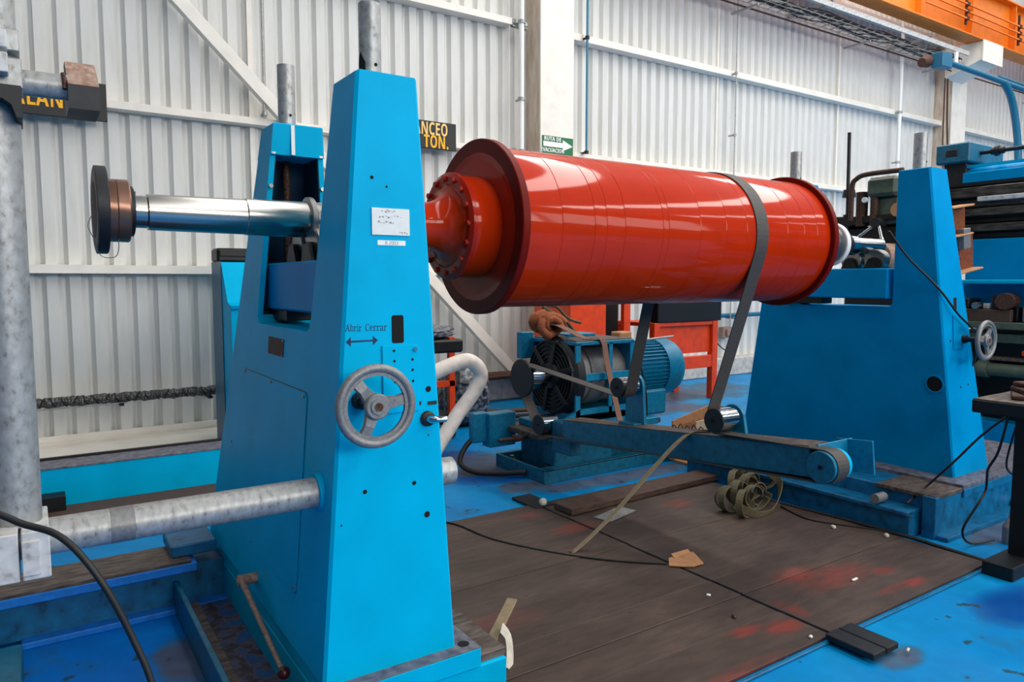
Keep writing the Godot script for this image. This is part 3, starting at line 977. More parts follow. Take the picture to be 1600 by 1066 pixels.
func handwheel(t: Node3D, c: Vector3, R: float, stem: float, phase: float):
	var w := Node3D.new()
	w.name = "handwheel"
	t.add_child(w, true)
	w.position = c - wpos(t)
	var m := mb(w)
	m.torus(c, Vector3(0, 0, 1), R - 0.0135, 0.0140, 56, 12)
	m.lathe(c, Vector3(0, 0, 1), [Vector2(-0.006, R - 0.036), Vector2(-0.006, R - 0.02), Vector2(0.006, R - 0.02), Vector2(0.006, R - 0.036), Vector2(-0.006, R - 0.036)], 56)
	part(w, "rim", m, M.cast)
	for k in 3:
		m = mb(w)
		var a := phase + TAU * k / 3.0
		var d := Vector3(cos(a), sin(a), 0)
		var s := Vector3(-sin(a), cos(a), 0)
		var secs := []
		for q in [[0.02, 0.026, 0.0], [R * 0.5, 0.018, 0.004], [R * 0.72, 0.020, 0.0], [R - 0.024, 0.034, 0.0], [R - 0.014, 0.044, 0.0]]:
			var o: Vector3 = c + d * q[0] + Vector3(0, 0, -0.004 + q[2])
			secs.append(PackedVector3Array([o - s * q[1] - Vector3(0, 0, 0.006), o + s * q[1] - Vector3(0, 0, 0.006), o + s * q[1] * 0.8 + Vector3(0, 0, 0.006), o - s * q[1] * 0.8 + Vector3(0, 0, 0.006)]))
		m.loft(secs, false)
		part(w, "spoke", m, M.cast)
	m = mb(w)
	m.lathe(c, Vector3(0, 0, 1), [Vector2(-0.03, 0), Vector2(-0.03, 0.026), Vector2(0.0, 0.040), Vector2(0.014, 0.040), Vector2(0.018, 0.036), Vector2(0.018, 0.026), Vector2(0.022, 0.024), Vector2(0.022, 0.0)], 28)
	part(w, "hub", m, M.cast)
	m = mb(w)
	m.cyl(c + Vector3(0, 0, 0.021), c + Vector3(0, 0, 0.0235), 0.0135, -1, 18)
	part(w, "shaft_end", m, M.rust, "brown shaft end in the hub")
	m = mb(w)
	m.cyl(c - Vector3(0, 0, stem), c - Vector3(0, 0, 0.02), 0.018, -1, 18)
	m.lathe(c - Vector3(0, 0, stem), Vector3(0, 0, 1), [Vector2(0, 0.0), Vector2(0, 0.03), Vector2(0.03, 0.026), Vector2(0.03, 0.0)], 18)
	part(w, "stem", m, M.dark_steel)

func top_pipe(t: Node3D, at: Vector3, top: float, r: float, slot := 0.0):
	var m := mb(t)
	m.pipe(at, Vector3(at.x, top, at.z), r, r - 0.006, 28)
	m.lathe(at, Vector3.UP, [Vector2(0, 0), Vector2(0, r + 0.008), Vector2(0.006, r + 0.008), Vector2(0.006, r)], 28)
	var p := part(t, "top_pipe", m, M.galv)
	m = mb(p)
	m.off = wpos(t)
	m.cyl(Vector3(at.x + 0.004, at.y + 0.05, at.z + r - 0.004), Vector3(at.x + 0.004, at.y + 0.05, at.z + r + 0.001), 0.006, -1, 10)
	part(p, "pin_hole", m, M.hole)
	if slot > 0.0:
		m = mb(p)
		var grid := []
		for i in 7:
			var a := PI + lerpf(-0.35, 0.75, i / 6.0)
			var row := []
			for k in 2:
				row.append(Vector3(at.x + cos(a) * (r + 0.0006), at.y + 0.008 + k * (slot - 0.012 * absf(i - 3)), at.z - sin(a) * (r + 0.0006)))
			grid.append(row)
		m.sheet(grid, Vector3.LEFT)
		part(p, "side_slot", m, M.hole)

func carriage(t: Node3D, x0: float, x1: float, z0: float, z1: float, yb: float, yt: float, mat: Material, shaft: Vector2, r_shaft: float):
	var m := mb(t)
	m.span(Vector3(x0, yb, z1), Vector3(x1, yt, z0), 0.008)
	part(t, "carriage", m, mat)
	m = mb(t)
	m.span(Vector3(x0 + 0.015, yb - 0.045, z1 + 0.03), Vector3(x1 - 0.02, yb, z1 + 0.30), 0.004)
	m.cyl(Vector3(x0 + 0.01, yb - 0.02, z1 + 0.05), Vector3(x0 - 0.015, yb - 0.02, z1 + 0.05), 0.016, -1, 10)
	part(t, "guide_shoe", m, M.black_iron)
	for s in [-1.0, 1.0]:
		var rr := 0.075
		var ang := 0.70
		var c := Vector3((x0 + x1) / 2, shaft.x - cos(ang) * (r_shaft + rr), shaft.y + s * sin(ang) * (r_shaft + rr))
		m = mb(t)
		m.lathe(c - Vector3(0.035, 0, 0), Vector3.RIGHT, [Vector2(0, 0.02), Vector2(0, rr - 0.006), Vector2(0.006, rr), Vector2(0.064, rr), Vector2(0.07, rr - 0.006), Vector2(0.07, 0.02), Vector2(0, 0.02)], 32)
		var r := part(t, "support_roller", m, M.steel)
		m = mb(r)
		m.off = wpos(t)
		m.cyl(c - Vector3(0.055, 0, 0), c + Vector3(0.055, 0, 0), 0.021, -1, 16)
		part(r, "axle", m, M.dark_steel)
		for q in [-0.052, 0.052]:
			m = mb(t)
			m.prism(PackedVector2Array([Vector2(c.z - 0.06, yt - 0.002), Vector2(c.z + 0.06, yt - 0.002), Vector2(c.z + 0.028, c.y + 0.012), Vector2(c.z - 0.028, c.y + 0.012)]), func(p: Vector2, k: float) -> Vector3: return Vector3((x0 + x1) / 2 + q + (k - 0.5) * 0.014, p.y, p.x))
			part(t, "roller_cheek", m, M.black_iron)

func near_pedestal():
	var t := thing("balancing_pedestal", Vector3(0.965, 0.26, -3.0), "bright blue balancing machine pedestal with a grey handwheel, nearest the camera", "pedestal")
	var d := {"y0": 0.26, "y1": 2.21, "ys": 1.37, "xl0": 0.724, "xl1": 0.884, "xr0": 1.205, "xr1": 1.094, "zf0": -2.167, "zf1": -2.20, "zb0": -3.90, "zb1": -3.30, "zi0": -2.50, "zi1": -2.40, "zj0": -3.20, "zj1": -3.13}
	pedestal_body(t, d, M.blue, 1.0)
	top_pipe(t, Vector3(0.985, 2.21, -2.33), 2.462, 0.037, 0.085)
	top_pipe(t, Vector3(0.972, 2.21, -3.22), 2.475, 0.037)
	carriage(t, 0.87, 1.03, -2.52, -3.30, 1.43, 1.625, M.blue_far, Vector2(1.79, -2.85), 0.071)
	handwheel(t, Vector3(0.869, 1.169, -2.05), 0.130, 0.13, 0.14)
	var tilt := Basis(Vector3.RIGHT, -0.017)
	var pm := mb(t)
	pm.span(Vector3(0.957, 2.082, -3.119), Vector3(0.972, 2.205, -3.1165))
	part(t, "paint_mark", pm, M.white, "white paint stripe on the head block")
	var front := func(x: float, y: float, e := 0.0) -> Vector3: return Vector3(x, y, lerp3(y, 0.26, 2.21, -2.167, -2.20) + e)
	# slot, cover plate, screws and holes of the front face
	var m := mb(t)
	var outl := rrect(0.043, 0.092, 0.008)
	m.prism(outl, func(p: Vector2, k: float) -> Vector3: return front.call(1.006 + p.x, 1.392 + p.y, 0.0008 * k - 0.01 * (1 - k)))
	part(t, "front_slot", m, M.hole, "dark upright slot")
	m = mb(t)
	m.box(front.call(1.012, 1.228, 0.003), Vector3(0.130, 0.224, 0.007), 0.002, tilt)
	var cover := part(t, "cover_plate", m, M.blue)
	for q in [[0.988, 1.322], [0.989, 1.288], [1.054, 1.290], [1.054, 1.255], [1.055, 1.218], [0.990, 1.219]]:
		m = mb(cover)
		m.off = wpos(t)
		m.cyl(front.call(q[0], q[1], 0.004), front.call(q[0], q[1], 0.0075), 0.0045, -1, 10)
		part(cover, "screw_hole", m, M.hole)
	m = mb(cover)
	m.off = wpos(t)
	m.cyl(front.call(1.064, 1.324, 0.006), front.call(1.064, 1.324, 0.014), 0.008, 0.007, 14)
	part(cover, "cap_screw", m, M.bright_steel)
	for q in [[1.114, 1.185, 0.0105], [0.879, 0.869, 0.0075], [1.055, 0.871, 0.0075], [1.101, 0.755, 0.011], [0.927, 1.878, 0.006], [0.977, 1.852, 0.004], [1.111, 1.028, 0.003], [0.797, 0.773, 0.003]]:
		m = mb(t)
		m.lathe(front.call(q[0], q[1], 0.0), Vector3(0, 0, 1), [Vector2(-0.004, 0.0), Vector2(0.0008, q[2]), Vector2(0.0012, 0.0)], 16)
		part(t, "bolt_hole", m, M.hole)
	for q in [[1.075, 1.140, 0.022], [1.128, 1.137, 0.034]]:
		m = mb(t)
		m.box(front.call(q[0], q[1], 0.001), Vector3(q[2], 0.012, 0.003), 0.0, tilt)
		part(t, "label_strip", m, M.black)
	# chrome turn knob
	m = mb(t)
	m.lathe(front.call(1.108, 1.085), Vector3(0, 0, 1), [Vector2(-0.005, 0.0), Vector2(-0.005, 0.027), Vector2(0.012, 0.025), Vector2(0.016, 0.018), Vector2(0.016, 0.0)], 20)
	var kb := part(t, "knob_base", m, M.rubber)
	m = mb(kb)
	m.off = wpos(t)
	m.tube([front.call(1.108, 1.085, 0.012), front.call(1.112, 1.086, 0.035), front.call(1.128, 1.0865, 0.042), front.call(1.158, 1.0845, 0.04)], [0.013, 0.013, 0.011, 0.0105], 12)
	part(kb, "turn_lever", m, M.bright_steel)
	# marker writing and double arrow
	lettering(t, "marker_writing", "Abrir", front.call(0.854, 1.401, 0.0005), 0.021, M.ink, tilt * Basis(Vector3(0, 0, 1), -0.06), 0.72, "Droid Serif", 400, 0.0006)
	lettering(t, "marker_writing", "Cerrar", front.call(0.930, 1.400, 0.0005), 0.022, M.ink, tilt * Basis(Vector3(0, 0, 1), -0.04), 0.80, "Droid Serif", 400, 0.0006)
	m = mb(t)
	m.prism(PackedVector2Array([Vector2(0.827, 1.357), Vector2(0.844, 1.373), Vector2(0.844, 1.361), Vector2(0.918, 1.361), Vector2(0.918, 1.374), Vector2(0.936, 1.359), Vector2(0.918, 1.343), Vector2(0.918, 1.356), Vector2(0.844, 1.355), Vector2(0.844, 1.342)]), func(p: Vector2, k: float) -> Vector3: return front.call(p.x, p.y, 0.0008 * k))
	part(t, "marker_arrow", m, M.ink)
	# side face: rating plate, access panel, lever
	var side := func(y: float, z: float, e := 0.0) -> Vector3: return Vector3(lerp3(y, 0.26, 2.21, 0.724, 0.884) - e, y, z)
	m = mb(t)
	m.prism(PackedVector2Array([Vector2(-2.998, 1.325), Vector2(-2.792, 1.325), Vector2(-2.792, 1.258), Vector2(-2.998, 1.258)]), func(p: Vector2, k: float) -> Vector3: return side.call(p.y, p.x, 0.003 * k))
	var rp := part(t, "rating_plate", m, M.rust)
	for q in [[1.320, -2.992], [1.320, -2.798], [1.263, -2.992], [1.263, -2.798]]:
		m = mb(rp)
		m.off = wpos(t)
		m.cyl(side.call(q[0], q[1], 0.002), side.call(q[0], q[1], 0.006), 0.005, -1, 8)
		part(rp, "rivet", m, M.steel)
	var outline := PackedVector2Array([Vector2(-3.36, 1.158), Vector2(-2.50, 1.158), Vector2(-2.482, 1.14), Vector2(-2.482, 0.46), Vector2(-2.50, 0.445), Vector2(-3.15, 0.42), Vector2(-3.62, 0.80), Vector2(-3.52, 1.0)])
	m = mb(t)
	m.prism(Geometry2D.offset_polygon(outline, 0.0035)[0], func(p: Vector2, k: float) -> Vector3: return side.call(p.y, p.x, 0.0008 * k))
	part(t, "panel_gap", m, M.black_iron)
	m = mb(t)
	m.prism(outline, func(p: Vector2, k: float) -> Vector3: return side.call(p.y, p.x, 0.0035 * k))
	var ap := part(t, "access_panel", m, M.blue)
	for q in [[1.15, -3.335], [1.147, -2.925], [1.144, -2.51], [0.80, -3.52], [0.47, -2.50], [0.455, -3.1]]:
		m = mb(ap)
		m.off = wpos(t)
		m.cyl(side.call(q[0], q[1], 0.002), side.call(q[0], q[1], 0.008), 0.006, -1, 8)
		part(ap, "screw", m, M.steel)
	# flanged opening that the long pipe passes through
	for s in 2:
		m = mb(t)
		var x: float = lerp3(0.852, 0.26, 2.21, 0.724, 0.884) if s == 0 else lerp3(0.852, 0.26, 2.21, 1.205, 1.094)
		var dd := Vector3.LEFT if s == 0 else Vector3.RIGHT
		m.lathe(Vector3(x, 0.852, -2.32) - dd * 0.02, dd, [Vector2(0, 0.049), Vector2(0, 0.068), Vector2(0.032, 0.062), Vector2(0.032, 0.049)], 28)
		part(t, "pipe_collar", m, M.blue)
	m = mb(t)
	m.cyl(Vector3(0.74, 0.335, -2.99), Vector3(0.655, 0.335, -2.99), 0.022, -1, 16)
	part(t, "lever_stub", m, M.rust_pale)
	m = mb(t)
	m.tube([Vector3(0.668, 0.345, -3.0), Vector3(0.672, 0.30, -2.85), Vector3(0.684, 0.20, -2.55), Vector3(0.686, 0.185, -2.50)], [0.014, 0.011, 0.009, 0.009], 12)
	m.ball(Vector3(0.668, 0.335, -2.985), 0.019, Vector3.ONE, 12)
	var lv := part(t, "clamp_lever", m, M.rust_pale)
	m = mb(lv)
	m.off = wpos(t)
	m.ball(Vector3(0.688, 0.178, -2.475), 0.0225, Vector3.ONE, 18)
	part(lv, "ball_knob", m, M.ball_red, "dark red ball")
	# paper card and label on the front face
	var card := thing("paper_card", front.call(0.99, 1.70), "white paper card with faint handwriting on the near pedestal", "card")
	m = mb(card)
	m.box(front.call(0.988, 1.740, 0.003), Vector3(0.132, 0.086, 0.004), 0.0008, tilt)
	part(card, "sheet", m, M.paper)
	m = mb(card)
	var rng := RandomNumberGenerator.new()
	rng.seed = 3
	for r in [[1.772, 0.955, 1.01, 5], [1.756, 0.948, 1.03, 8], [1.737, 0.942, 1.0, 7], [1.706, 1.018, 1.048, 4]]:
		for k in r[3]:
			m.box(front.call(lerpf(r[1], r[2], (k + rng.randf() * 0.5) / r[3]), r[0] + rng.randf_range(-0.003, 0.003), 0.0052), Vector3(rng.randf_range(0.003, 0.007), rng.randf_range(0.001, 0.006), 0.0006), 0.0, tilt)
	part(card, "handwriting", m, M.grey_ink)
	m = mb(card)
	m.box(front.call(0.98, 1.776, 0.006), Vector3(0.012, 0.004, 0.002), 0.0, Basis(Vector3(0, 0, 1), -0.4))
	part(card, "staple", m, M.steel)
	var lab := thing("label_sticker", front.call(0.99, 1.667), "narrow white label sticker under the paper card", "label")
	m = mb(lab)
	m.box(front.call(0.990, 1.6725, 0.001), Vector3(0.098, 0.016, 0.002), 0.0, tilt)
	part(lab, "strip", m, M.white)
	lettering(lab, "lettering", "B 2003", front.call(0.990, 1.6725, 0.0022), 0.011, M.grey_ink, tilt, 1.0, "Droid Sans", 400, 0.0006)

func far_pedestal():
	var t := thing("balancing_pedestal", Vector3(5.17, 0.28, -3.1), "blue balancing machine pedestal at the drum's far end, with a round side hole", "pedestal")
	var d := {"y0": 0.28, "y1": 2.255, "ys": 1.375, "xl0": 4.931, "xl1": 4.684, "xr0": 5.406, "xr1": 4.897, "zf0": -2.242, "zf1": -2.36, "zb0": -3.92, "zb1": -3.46, "zi0": -2.62, "zi1": -2.557, "zj0": -3.33, "zj1": -3.28}
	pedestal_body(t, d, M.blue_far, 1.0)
	top_pipe(t, Vector3(4.79, 2.255, -2.48), 2.487, 0.040)
	top_pipe(t, Vector3(4.79, 2.255, -3.385), 2.50, 0.040)
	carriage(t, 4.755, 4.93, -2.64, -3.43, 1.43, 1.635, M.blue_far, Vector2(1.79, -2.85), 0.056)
	handwheel(t, Vector3(5.06, 1.172, -2.153), 0.129, 0.145, 0.9)
	var fx := func(x: float, y: float, e := 0.0) -> Vector3: return Vector3(x, y, lerp3(y, 0.28, 2.255, -2.242, -2.36) + e)
	var m := mb(t)
	m.prism(rrect(0.04, 0.085, 0.006), func(p: Vector2, k: float) -> Vector3: return fx.call(4.97 + p.x, 1.40 + p.y, 0.001 * k - 0.01 * (1 - k)))
	part(t, "front_slot", m, M.hole)
	m = mb(t)
	m.box(fx.call(5.0, 1.22, 0.003), Vector3(0.13, 0.22, 0.007), 0.002, Basis(Vector3.RIGHT, -0.06))
	part(t, "cover_plate", m, M.blue_far)
	for q in [[4.905, 1.165], [5.03, 0.86], [5.13, 0.87], [4.98, 1.42]]:
		m = mb(t)
		m.lathe(fx.call(q[0], q[1]), Vector3(0, 0, 1), [Vector2(-0.004, 0.0), Vector2(0.001, 0.008), Vector2(0.0014, 0.0)], 12)
		part(t, "bolt_hole", m, M.hole)
	# round hole in the side face
	var x: float = lerp3(0.886, 0.28, 2.255, 4.931, 4.684)
	m = mb(t)
	m.lathe(Vector3(x, 0.886, -2.355), Vector3(-1, -0.125, 0), [Vector2(-0.05, 0.0), Vector2(-0.05, 0.05), Vector2(0.006, 0.05), Vector2(0.006, 0.058), Vector2(-0.02, 0.06)], 28)
	part(t, "pipe_collar", m, M.blue_far)
	m = mb(t)
	m.lathe(Vector3(x, 0.886, -2.355), Vector3(-1, -0.125, 0), [Vector2(-0.012, 0.0), Vector2(-0.012, 0.05), Vector2(0.003, 0.0505), Vector2(0.003, 0.0)], 28)
	part(t, "pipe_hole", m, M.hole, "dark round pipe hole")

func roller():
	var o := Vector3(0, 1.79, -2.85)
	var t := thing("roller", o + Vector3(2.8, 0, 0), "long glossy red industrial roller drum on a steel shaft between the pedestals", "roller")
	var ax := Vector3.RIGHT
	var V := func(a: float, b: float) -> Vector2: return Vector2(a, b)
	var m := mb(t)
	# drum shell with fine weld beads
	var prof := [V.call(1.715, 0.30), V.call(1.715, 0.362)]
	var x := 1.72
	for q in [1.92, 2.10, 2.17, 2.28, 2.52, 2.56, 2.78, 2.97, 3.13, 3.30, 3.47, 3.62, 3.74]:
		prof.append_array([V.call(q - 0.004, 0.362), V.call(q - 0.0015, 0.3605), V.call(q + 0.0015, 0.3605), V.call(q + 0.004, 0.362)])
	prof.append_array([V.call(3.875, 0.362), V.call(3.875, 0.30)])
	m.lathe(o, ax, prof, 128)
	part(t, "drum", m, M.red)
	for q in [[1.695, 1.735, -1.0], [3.865, 3.905, 1.0]]:
		m = mb(t)
		m.lathe(o, ax, [V.call(q[0], 0.33), V.call(q[0], 0.388), V.call(q[0] + 0.004, 0.392), V.call(q[1] - 0.004, 0.392), V.call(q[1], 0.388), V.call(q[1], 0.34)], 96)
		part(t, "rim_flange", m, M.red_rim)
	m = mb(t)
	m.lathe(o, ax, [V.call(1.70, 0.20), V.call(1.70, 0.30), V.call(1.695, 0.335)], 96)
	part(t, "end_plate", m, M.red_dark)
	# hub, collar and fillet on the near side
	m = mb(t)
	m.lathe(o, ax, [V.call(1.575, 0.15), V.call(1.575, 0.225), V.call(1.70, 0.225), V.call(1.71, 0.24)], 72)
	part(t, "hub", m, M.red)
	m = mb(t)
	m.lathe(o, ax, [V.call(1.545, 0.10), V.call(1.545, 0.215), V.call(1.556, 0.234), V.call(1.575, 0.234), V.call(1.580, 0.226)], 72)
	part(t, "collar", m, M.red_dark)
	for k in 16:
		var a := TAU * k / 16
		m = mb(t)
		var c := o + Vector3(1.546, 0, 0) + Vector3(0, cos(a), sin(a)) * 0.205
		m.cyl(c, c - ax * 0.012, 0.014, 0.013, 6)
		part(t, "collar_bolt", m, M.red_dark)
	m = mb(t)
	prof = [V.call(1.02, 0.0), V.call(1.02, 0.098), V.call(1.43, 0.098)]
	for k in range(1, 9):
		var a := PI / 2 * k / 8.0
		prof.append(V.call(1.43 + 0.115 * sin(a), 0.098 + 0.085 * (1 - cos(a))))
	prof.append(V.call(1.56, 0.183))
	m.lathe(o, ax, prof, 64, true)
	part(t, "neck", m, M.red)
	# shaft and coupling at the near end
	m = mb(t)
	m.lathe(o, ax, [V.call(0.30, 0.0), V.call(0.30, 0.056), V.call(0.358, 0.056), V.call(0.362, 0.063), V.call(0.69, 0.066), V.call(0.694, 0.0685), V.call(1.03, 0.071), V.call(1.03, 0.0)], 64)
	part(t, "shaft", m, M.chrome)
	m = mb(t)
	m.lathe(o, ax, [V.call(0.925, 0.06), V.call(0.925, 0.086), V.call(0.928, 0.088), V.call(0.945, 0.088), V.call(0.948, 0.086), V.call(0.948, 0.06)], 48)
	part(t, "shaft_collar", m, M.steel)
	m = mb(t)
	m.lathe(o, ax, [V.call(0.212, 0.05), V.call(0.200, 0.05), V.call(0.200, 0.138), V.call(0.203, 0.148), V.call(0.234, 0.148), V.call(0.237, 0.145), V.call(0.237, 0.05)], 64)
	var cp := part(t, "coupling_flange", m, M.dark_steel)
	m = mb(cp)
	m.off = wpos(t)
	m.lathe(o, ax, [V.call(0.199, 0.0), V.call(0.199, 0.095), V.call(0.21, 0.095)], 32)
	part(cp, "bore_disc", m, M.rust)
	m = mb(cp)
	m.off = wpos(t)
	m.tube(bez([o + Vector3(0.19, -0.02, 0.06), o + Vector3(0.175, -0.06, 0.08), o + Vector3(0.19, -0.10, 0.07), o + Vector3(0.21, -0.155, 0.05), o + Vector3(0.25, -0.16, 0.06), o + Vector3(0.262, -0.135, 0.07), o + Vector3(0.262, -0.10, 0.075)], 5), 0.0014, 5)
	part(cp, "tie_wire", m, M.steel)
	m = mb(t)
	m.lathe(o, ax, [V.call(0.236, 0.04), V.call(0.236, 0.106), V.call(0.262, 0.107), V.call(0.264, 0.105), V.call(0.266, 0.107), V.call(0.30, 0.107), V.call(0.304, 0.104), V.call(0.304, 0.04)], 64)
	part(t, "coupling_hub", m, M.bronze)
	m = mb(t)
	m.lathe(o, ax, [V.call(0.303, 0.04), V.call(0.303, 0.086), V.call(0.316, 0.086), V.call(0.319, 0.080), V.call(0.319, 0.04)], 48)
	m.cyl(o + Vector3(0.325, 0.055, 0.0), o + Vector3(0.325, 0.069, 0), 0.003, -1, 6)
	part(t, "lock_nut", m, M.dark_steel)
	# far end: end plate, journal, white ring and shaft
	m = mb(t)
	m.lathe(o, ax, [V.call(3.905, 0.35), V.call(3.89, 0.30), V.call(4.15, 0.165), V.call(4.22, 0.15), V.call(4.22, 0.1)], 64)
	part(t, "end_cone", m, M.red_dark)
	m = mb(t)
	m.lathe(o, ax, [V.call(4.21, 0.08), V.call(4.21, 0.128), V.call(4.27, 0.128), V.call(4.272, 0.125), V.call(4.28, 0.125), V.call(4.282, 0.128), V.call(4.34, 0.128), V.call(4.342, 0.125), V.call(4.35, 0.125), V.call(4.352, 0.128), V.call(4.40, 0.128), V.call(4.40, 0.05)], 64)
	part(t, "journal", m, M.steel)
	m = mb(t)
	m.lathe(o, ax, [V.call(4.40, 0.08), V.call(4.40, 0.138), V.call(4.405, 0.142), V.call(4.435, 0.142), V.call(4.44, 0.138), V.call(4.44, 0.08)], 64)
	part(t, "seal_ring", m, M.white, "white ring")
	m = mb(t)
	m.lathe(o, ax, [V.call(4.44, 0.05), V.call(4.44, 0.118), V.call(4.50, 0.112), V.call(4.53, 0.085), V.call(4.58, 0.08), V.call(4.58, 0.05)], 48)
	part(t, "shoulder", m, M.dark_steel)
	m = mb(t)
	m.lathe(o, ax, [V.call(4.58, 0.0), V.call(4.58, 0.066), V.call(4.68, 0.066), V.call(4.685, 0.056), V.call(5.0, 0.056), V.call(5.006, 0.052), V.call(5.006, 0.0)], 48)
	part(t, "far_shaft", m, M.bright_steel)

# ---------------------------------------------------------------- beds under the pedestals
func beds():
	# near bed: base plate and stepped block under the near pedestal
	var t := thing("machine_bed", Vector3(1.0, 0.0, -2.9), "blue steel bed block with a grey top plate under the nearest pedestal", "machine bed")
	var m := mb(t)
	m.span(Vector3(0.737, 0.255, -3.95), Vector3(1.278, 0.26, -2.115), 0.001)
	part(t, "base_plate", m, M.grey_plate)
	m = mb(t)
	m.span(Vector3(0.736, 0.185, -3.95), Vector3(1.279, 0.256, -2.114), 0.004)
	part(t, "plate_edge", m, M.blue)
	m = mb(t)
	m.span(Vector3(0.735, 0.0, -3.95), Vector3(1.395, 0.185, -2.125), 0.006)
	part(t, "bed_block", m, M.blue)
	m = mb(t)
	m.span(Vector3(1.279, 0.18, -3.95), Vector3(1.40, 0.215, -2.14), 0.004)
	part(t, "step", m, M.worn_top)
	m = mb(t)
	m.lathe(Vector3(1.235, 0.2605, -2.165), Vector3.UP, [Vector2(-0.01, 0.0), Vector2(0.0008, 0.021), Vector2(0.001, 0.0)], 20)
	part(t, "bolt_hole", m, M.hole)
	# long rail running left from the bed: worn top flange, web and foot flange
	t = thing("bed_rail", Vector3(-0.2, 0, -3.66), "blue steel rail with a worn brown top running left from the near pedestal", "rail")
	m = mb(t)
	m.span(Vector3(-1.6, 0.245, -3.80), Vector3(0.575, 0.262, -3.545), 0.003)
	part(t, "top_surface", m, M.worn_top)
	m = mb(t)
	m.span(Vector3(-1.6, 0.205, -3.80), Vector3(0.60, 0.246, -3.542), 0.004)
	part(t, "top_flange", m, M.royal)
	m = mb(t)
	m.span(Vector3(-1.6, 0.02, -3.78), Vector3(0.74, 0.206, -3.64))
	part(t, "web", m, M.bed)
	m = mb(t)
	m.span(Vector3(-0.09, 0.0, -3.66), Vector3(0.74, 0.028, -3.575), 0.004)
	part(t, "foot_flange", m, M.royal)
	m = mb(null)
	m.span(Vector3(0.50, 0.262, -3.86), Vector3(0.70, 0.318, -3.60), 0.006)
	single("stop_block", m, M.bed, "worn blue stop block on the rail beside the near pedestal", "block")
	# cross beam and its brown ledge
	t = thing("cross_beam", Vector3(0.52, 0, -3.0), "blue steel cross plate with a brown timber ledge left of the near pedestal", "beam")
	m = mb(t)
	m.span(Vector3(0.505, 0.0, -3.60), Vector3(0.527, 0.155, -1.9), 0.003)
	part(t, "plate", m, M.teal)
	m = mb(t)
	m.span(Vector3(0.53, 0.0, -3.56), Vector3(0.60, 0.052, -1.9), 0.003)
	part(t, "ledge", m, M.worn_top)
	m = mb(null)
	m.span(Vector3(0.60, 0.0, -3.56), Vector3(0.738, 0.03, -2.1), 0.002)
	single("floor_plate", m, M.patchy, "floor plate with flaking blue and purple paint under the ball lever", "floor plate")
	m = mb(null)
	m.span(Vector3(0.655, 0.03, -2.42), Vector3(0.80, 0.12, -1.95), 0.003)
	single("floor_block", m, M.grey_plate, "grey topped block on the floor below the red ball knob", "block")
	m = mb(null)
	m.span(Vector3(-0.9, 0.0, -3.42), Vector3(-0.082, 0.10, -2.0), 0.004)
	single("floor_box", m, M.teal, "dull teal steel box on the floor at the lower left corner", "box")
	# rear bed with timber in front
	t = thing("rear_bed", Vector3(0.5, 0.0, -5.86), "long low bright blue steel bed in front of the ribbed wall at left", "machine bed")
	m = mb(t)
	m.span(Vector3(-2.0, 0.0, -5.95), Vector3(2.2, 0.275, -5.74), 0.003)
	part(t, "side", m, M.blue)
	m = mb(t)
	m.span(Vector3(-2.0, 0.275, -5.99), Vector3(2.2, 0.288, -5.735), 0.002)
	part(t, "top_strip", m, M.grey_plate)
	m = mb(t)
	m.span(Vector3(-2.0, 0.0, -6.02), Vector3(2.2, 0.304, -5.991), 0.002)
	part(t, "gap_shade", m, M.black_iron)  # dark strip standing in for the shadowed gap towards the wall
	m = mb(null)
	m.span(Vector3(-2.0, 0.0, -5.735), Vector3(1.45, 0.02, -5.42), 0.003)
	single("timber_board", m, M.wood, "flat brown timber board along the foot of the rear blue bed", "timber")
	m = mb(null)
	m.span(Vector3(-0.5, 0.02, -5.73), Vector3(0.15, 0.12, -5.60), 0.003)
	single("dark_angle", m, M.black_iron, "short black steel piece beside the steel column on the rear board", "steel piece")
	# far bed
	t = thing("machine_bed", Vector3(5.2, 0.0, -3.0), "blue steel bed under the far pedestal with drooping cables", "machine bed")
	m = mb(t)
	m.span(Vector3(4.49, 0.02, -4.1), Vector3(6.35, 0.255, -2.135), 0.006)
	part(t, "bed_block", m, M.bed)
	m = mb(t)
	m.span(Vector3(4.80, 0.25, -4.1), Vector3(6.35, 0.28, -2.125), 0.004)
	part(t, "top_plate", m, M.grey_plate)
	m = mb(t)
	m.span(Vector3(4.80, 0.20, -2.14), Vector3(6.35, 0.252, -2.118), 0.004)
	part(t, "plate_edge", m, M.bed)
	m = mb(t)
	m.span(Vector3(4.47, 0.235, -2.50), Vector3(4.80, 0.262, -2.13), 0.004)
	part(t, "step", m, M.worn_top)
	m = mb(t)
	m.span(Vector3(4.47, 0.0, -2.16), Vector3(6.35, 0.028, -2.05), 0.004)
	part(t, "foot_flange", m, M.bed)
	m = mb(t)
	m.span(Vector3(4.455, 0.0, -2.20), Vector3(4.505, 0.255, -2.12), 0.004)
	m.span(Vector3(4.33, 0.135, -4.0), Vector3(4.50, 0.165, -2.22), 0.006)
	m.span(Vector3(4.36, 0.0, -4.0), Vector3(4.50, 0.14, -2.22), 0.006)
	part(t, "side_rail", m, M.bed)
	m = mb(t)
	m.cyl(Vector3(4.32, 0.20, -2.42), Vector3(4.42, 0.20, -2.42), 0.030, -1, 18)
	part(t, "jack_screw", m, M.cast)
	m = mb(null)
	m.span(Vector3(5.62, 0.281, -3.6), Vector3(6.30, 0.30, -2.75), 0.003)
	single("cardboard_sheet", m, M.card_pale, "pale cardboard sheet lying on the far bed behind the pedestal", "cardboard")
	m = mb(null)
	m.box(Vector3(6.10, 0.335, -2.85), Vector3(0.18, 0.02, 0.10), 0.006, Basis(Vector3(0, 0, 1), 0.35))
	single("paper_scrap", m, M.white, "curled white scrap on the far bed near the black stand", "scrap")
	m = mb(null)
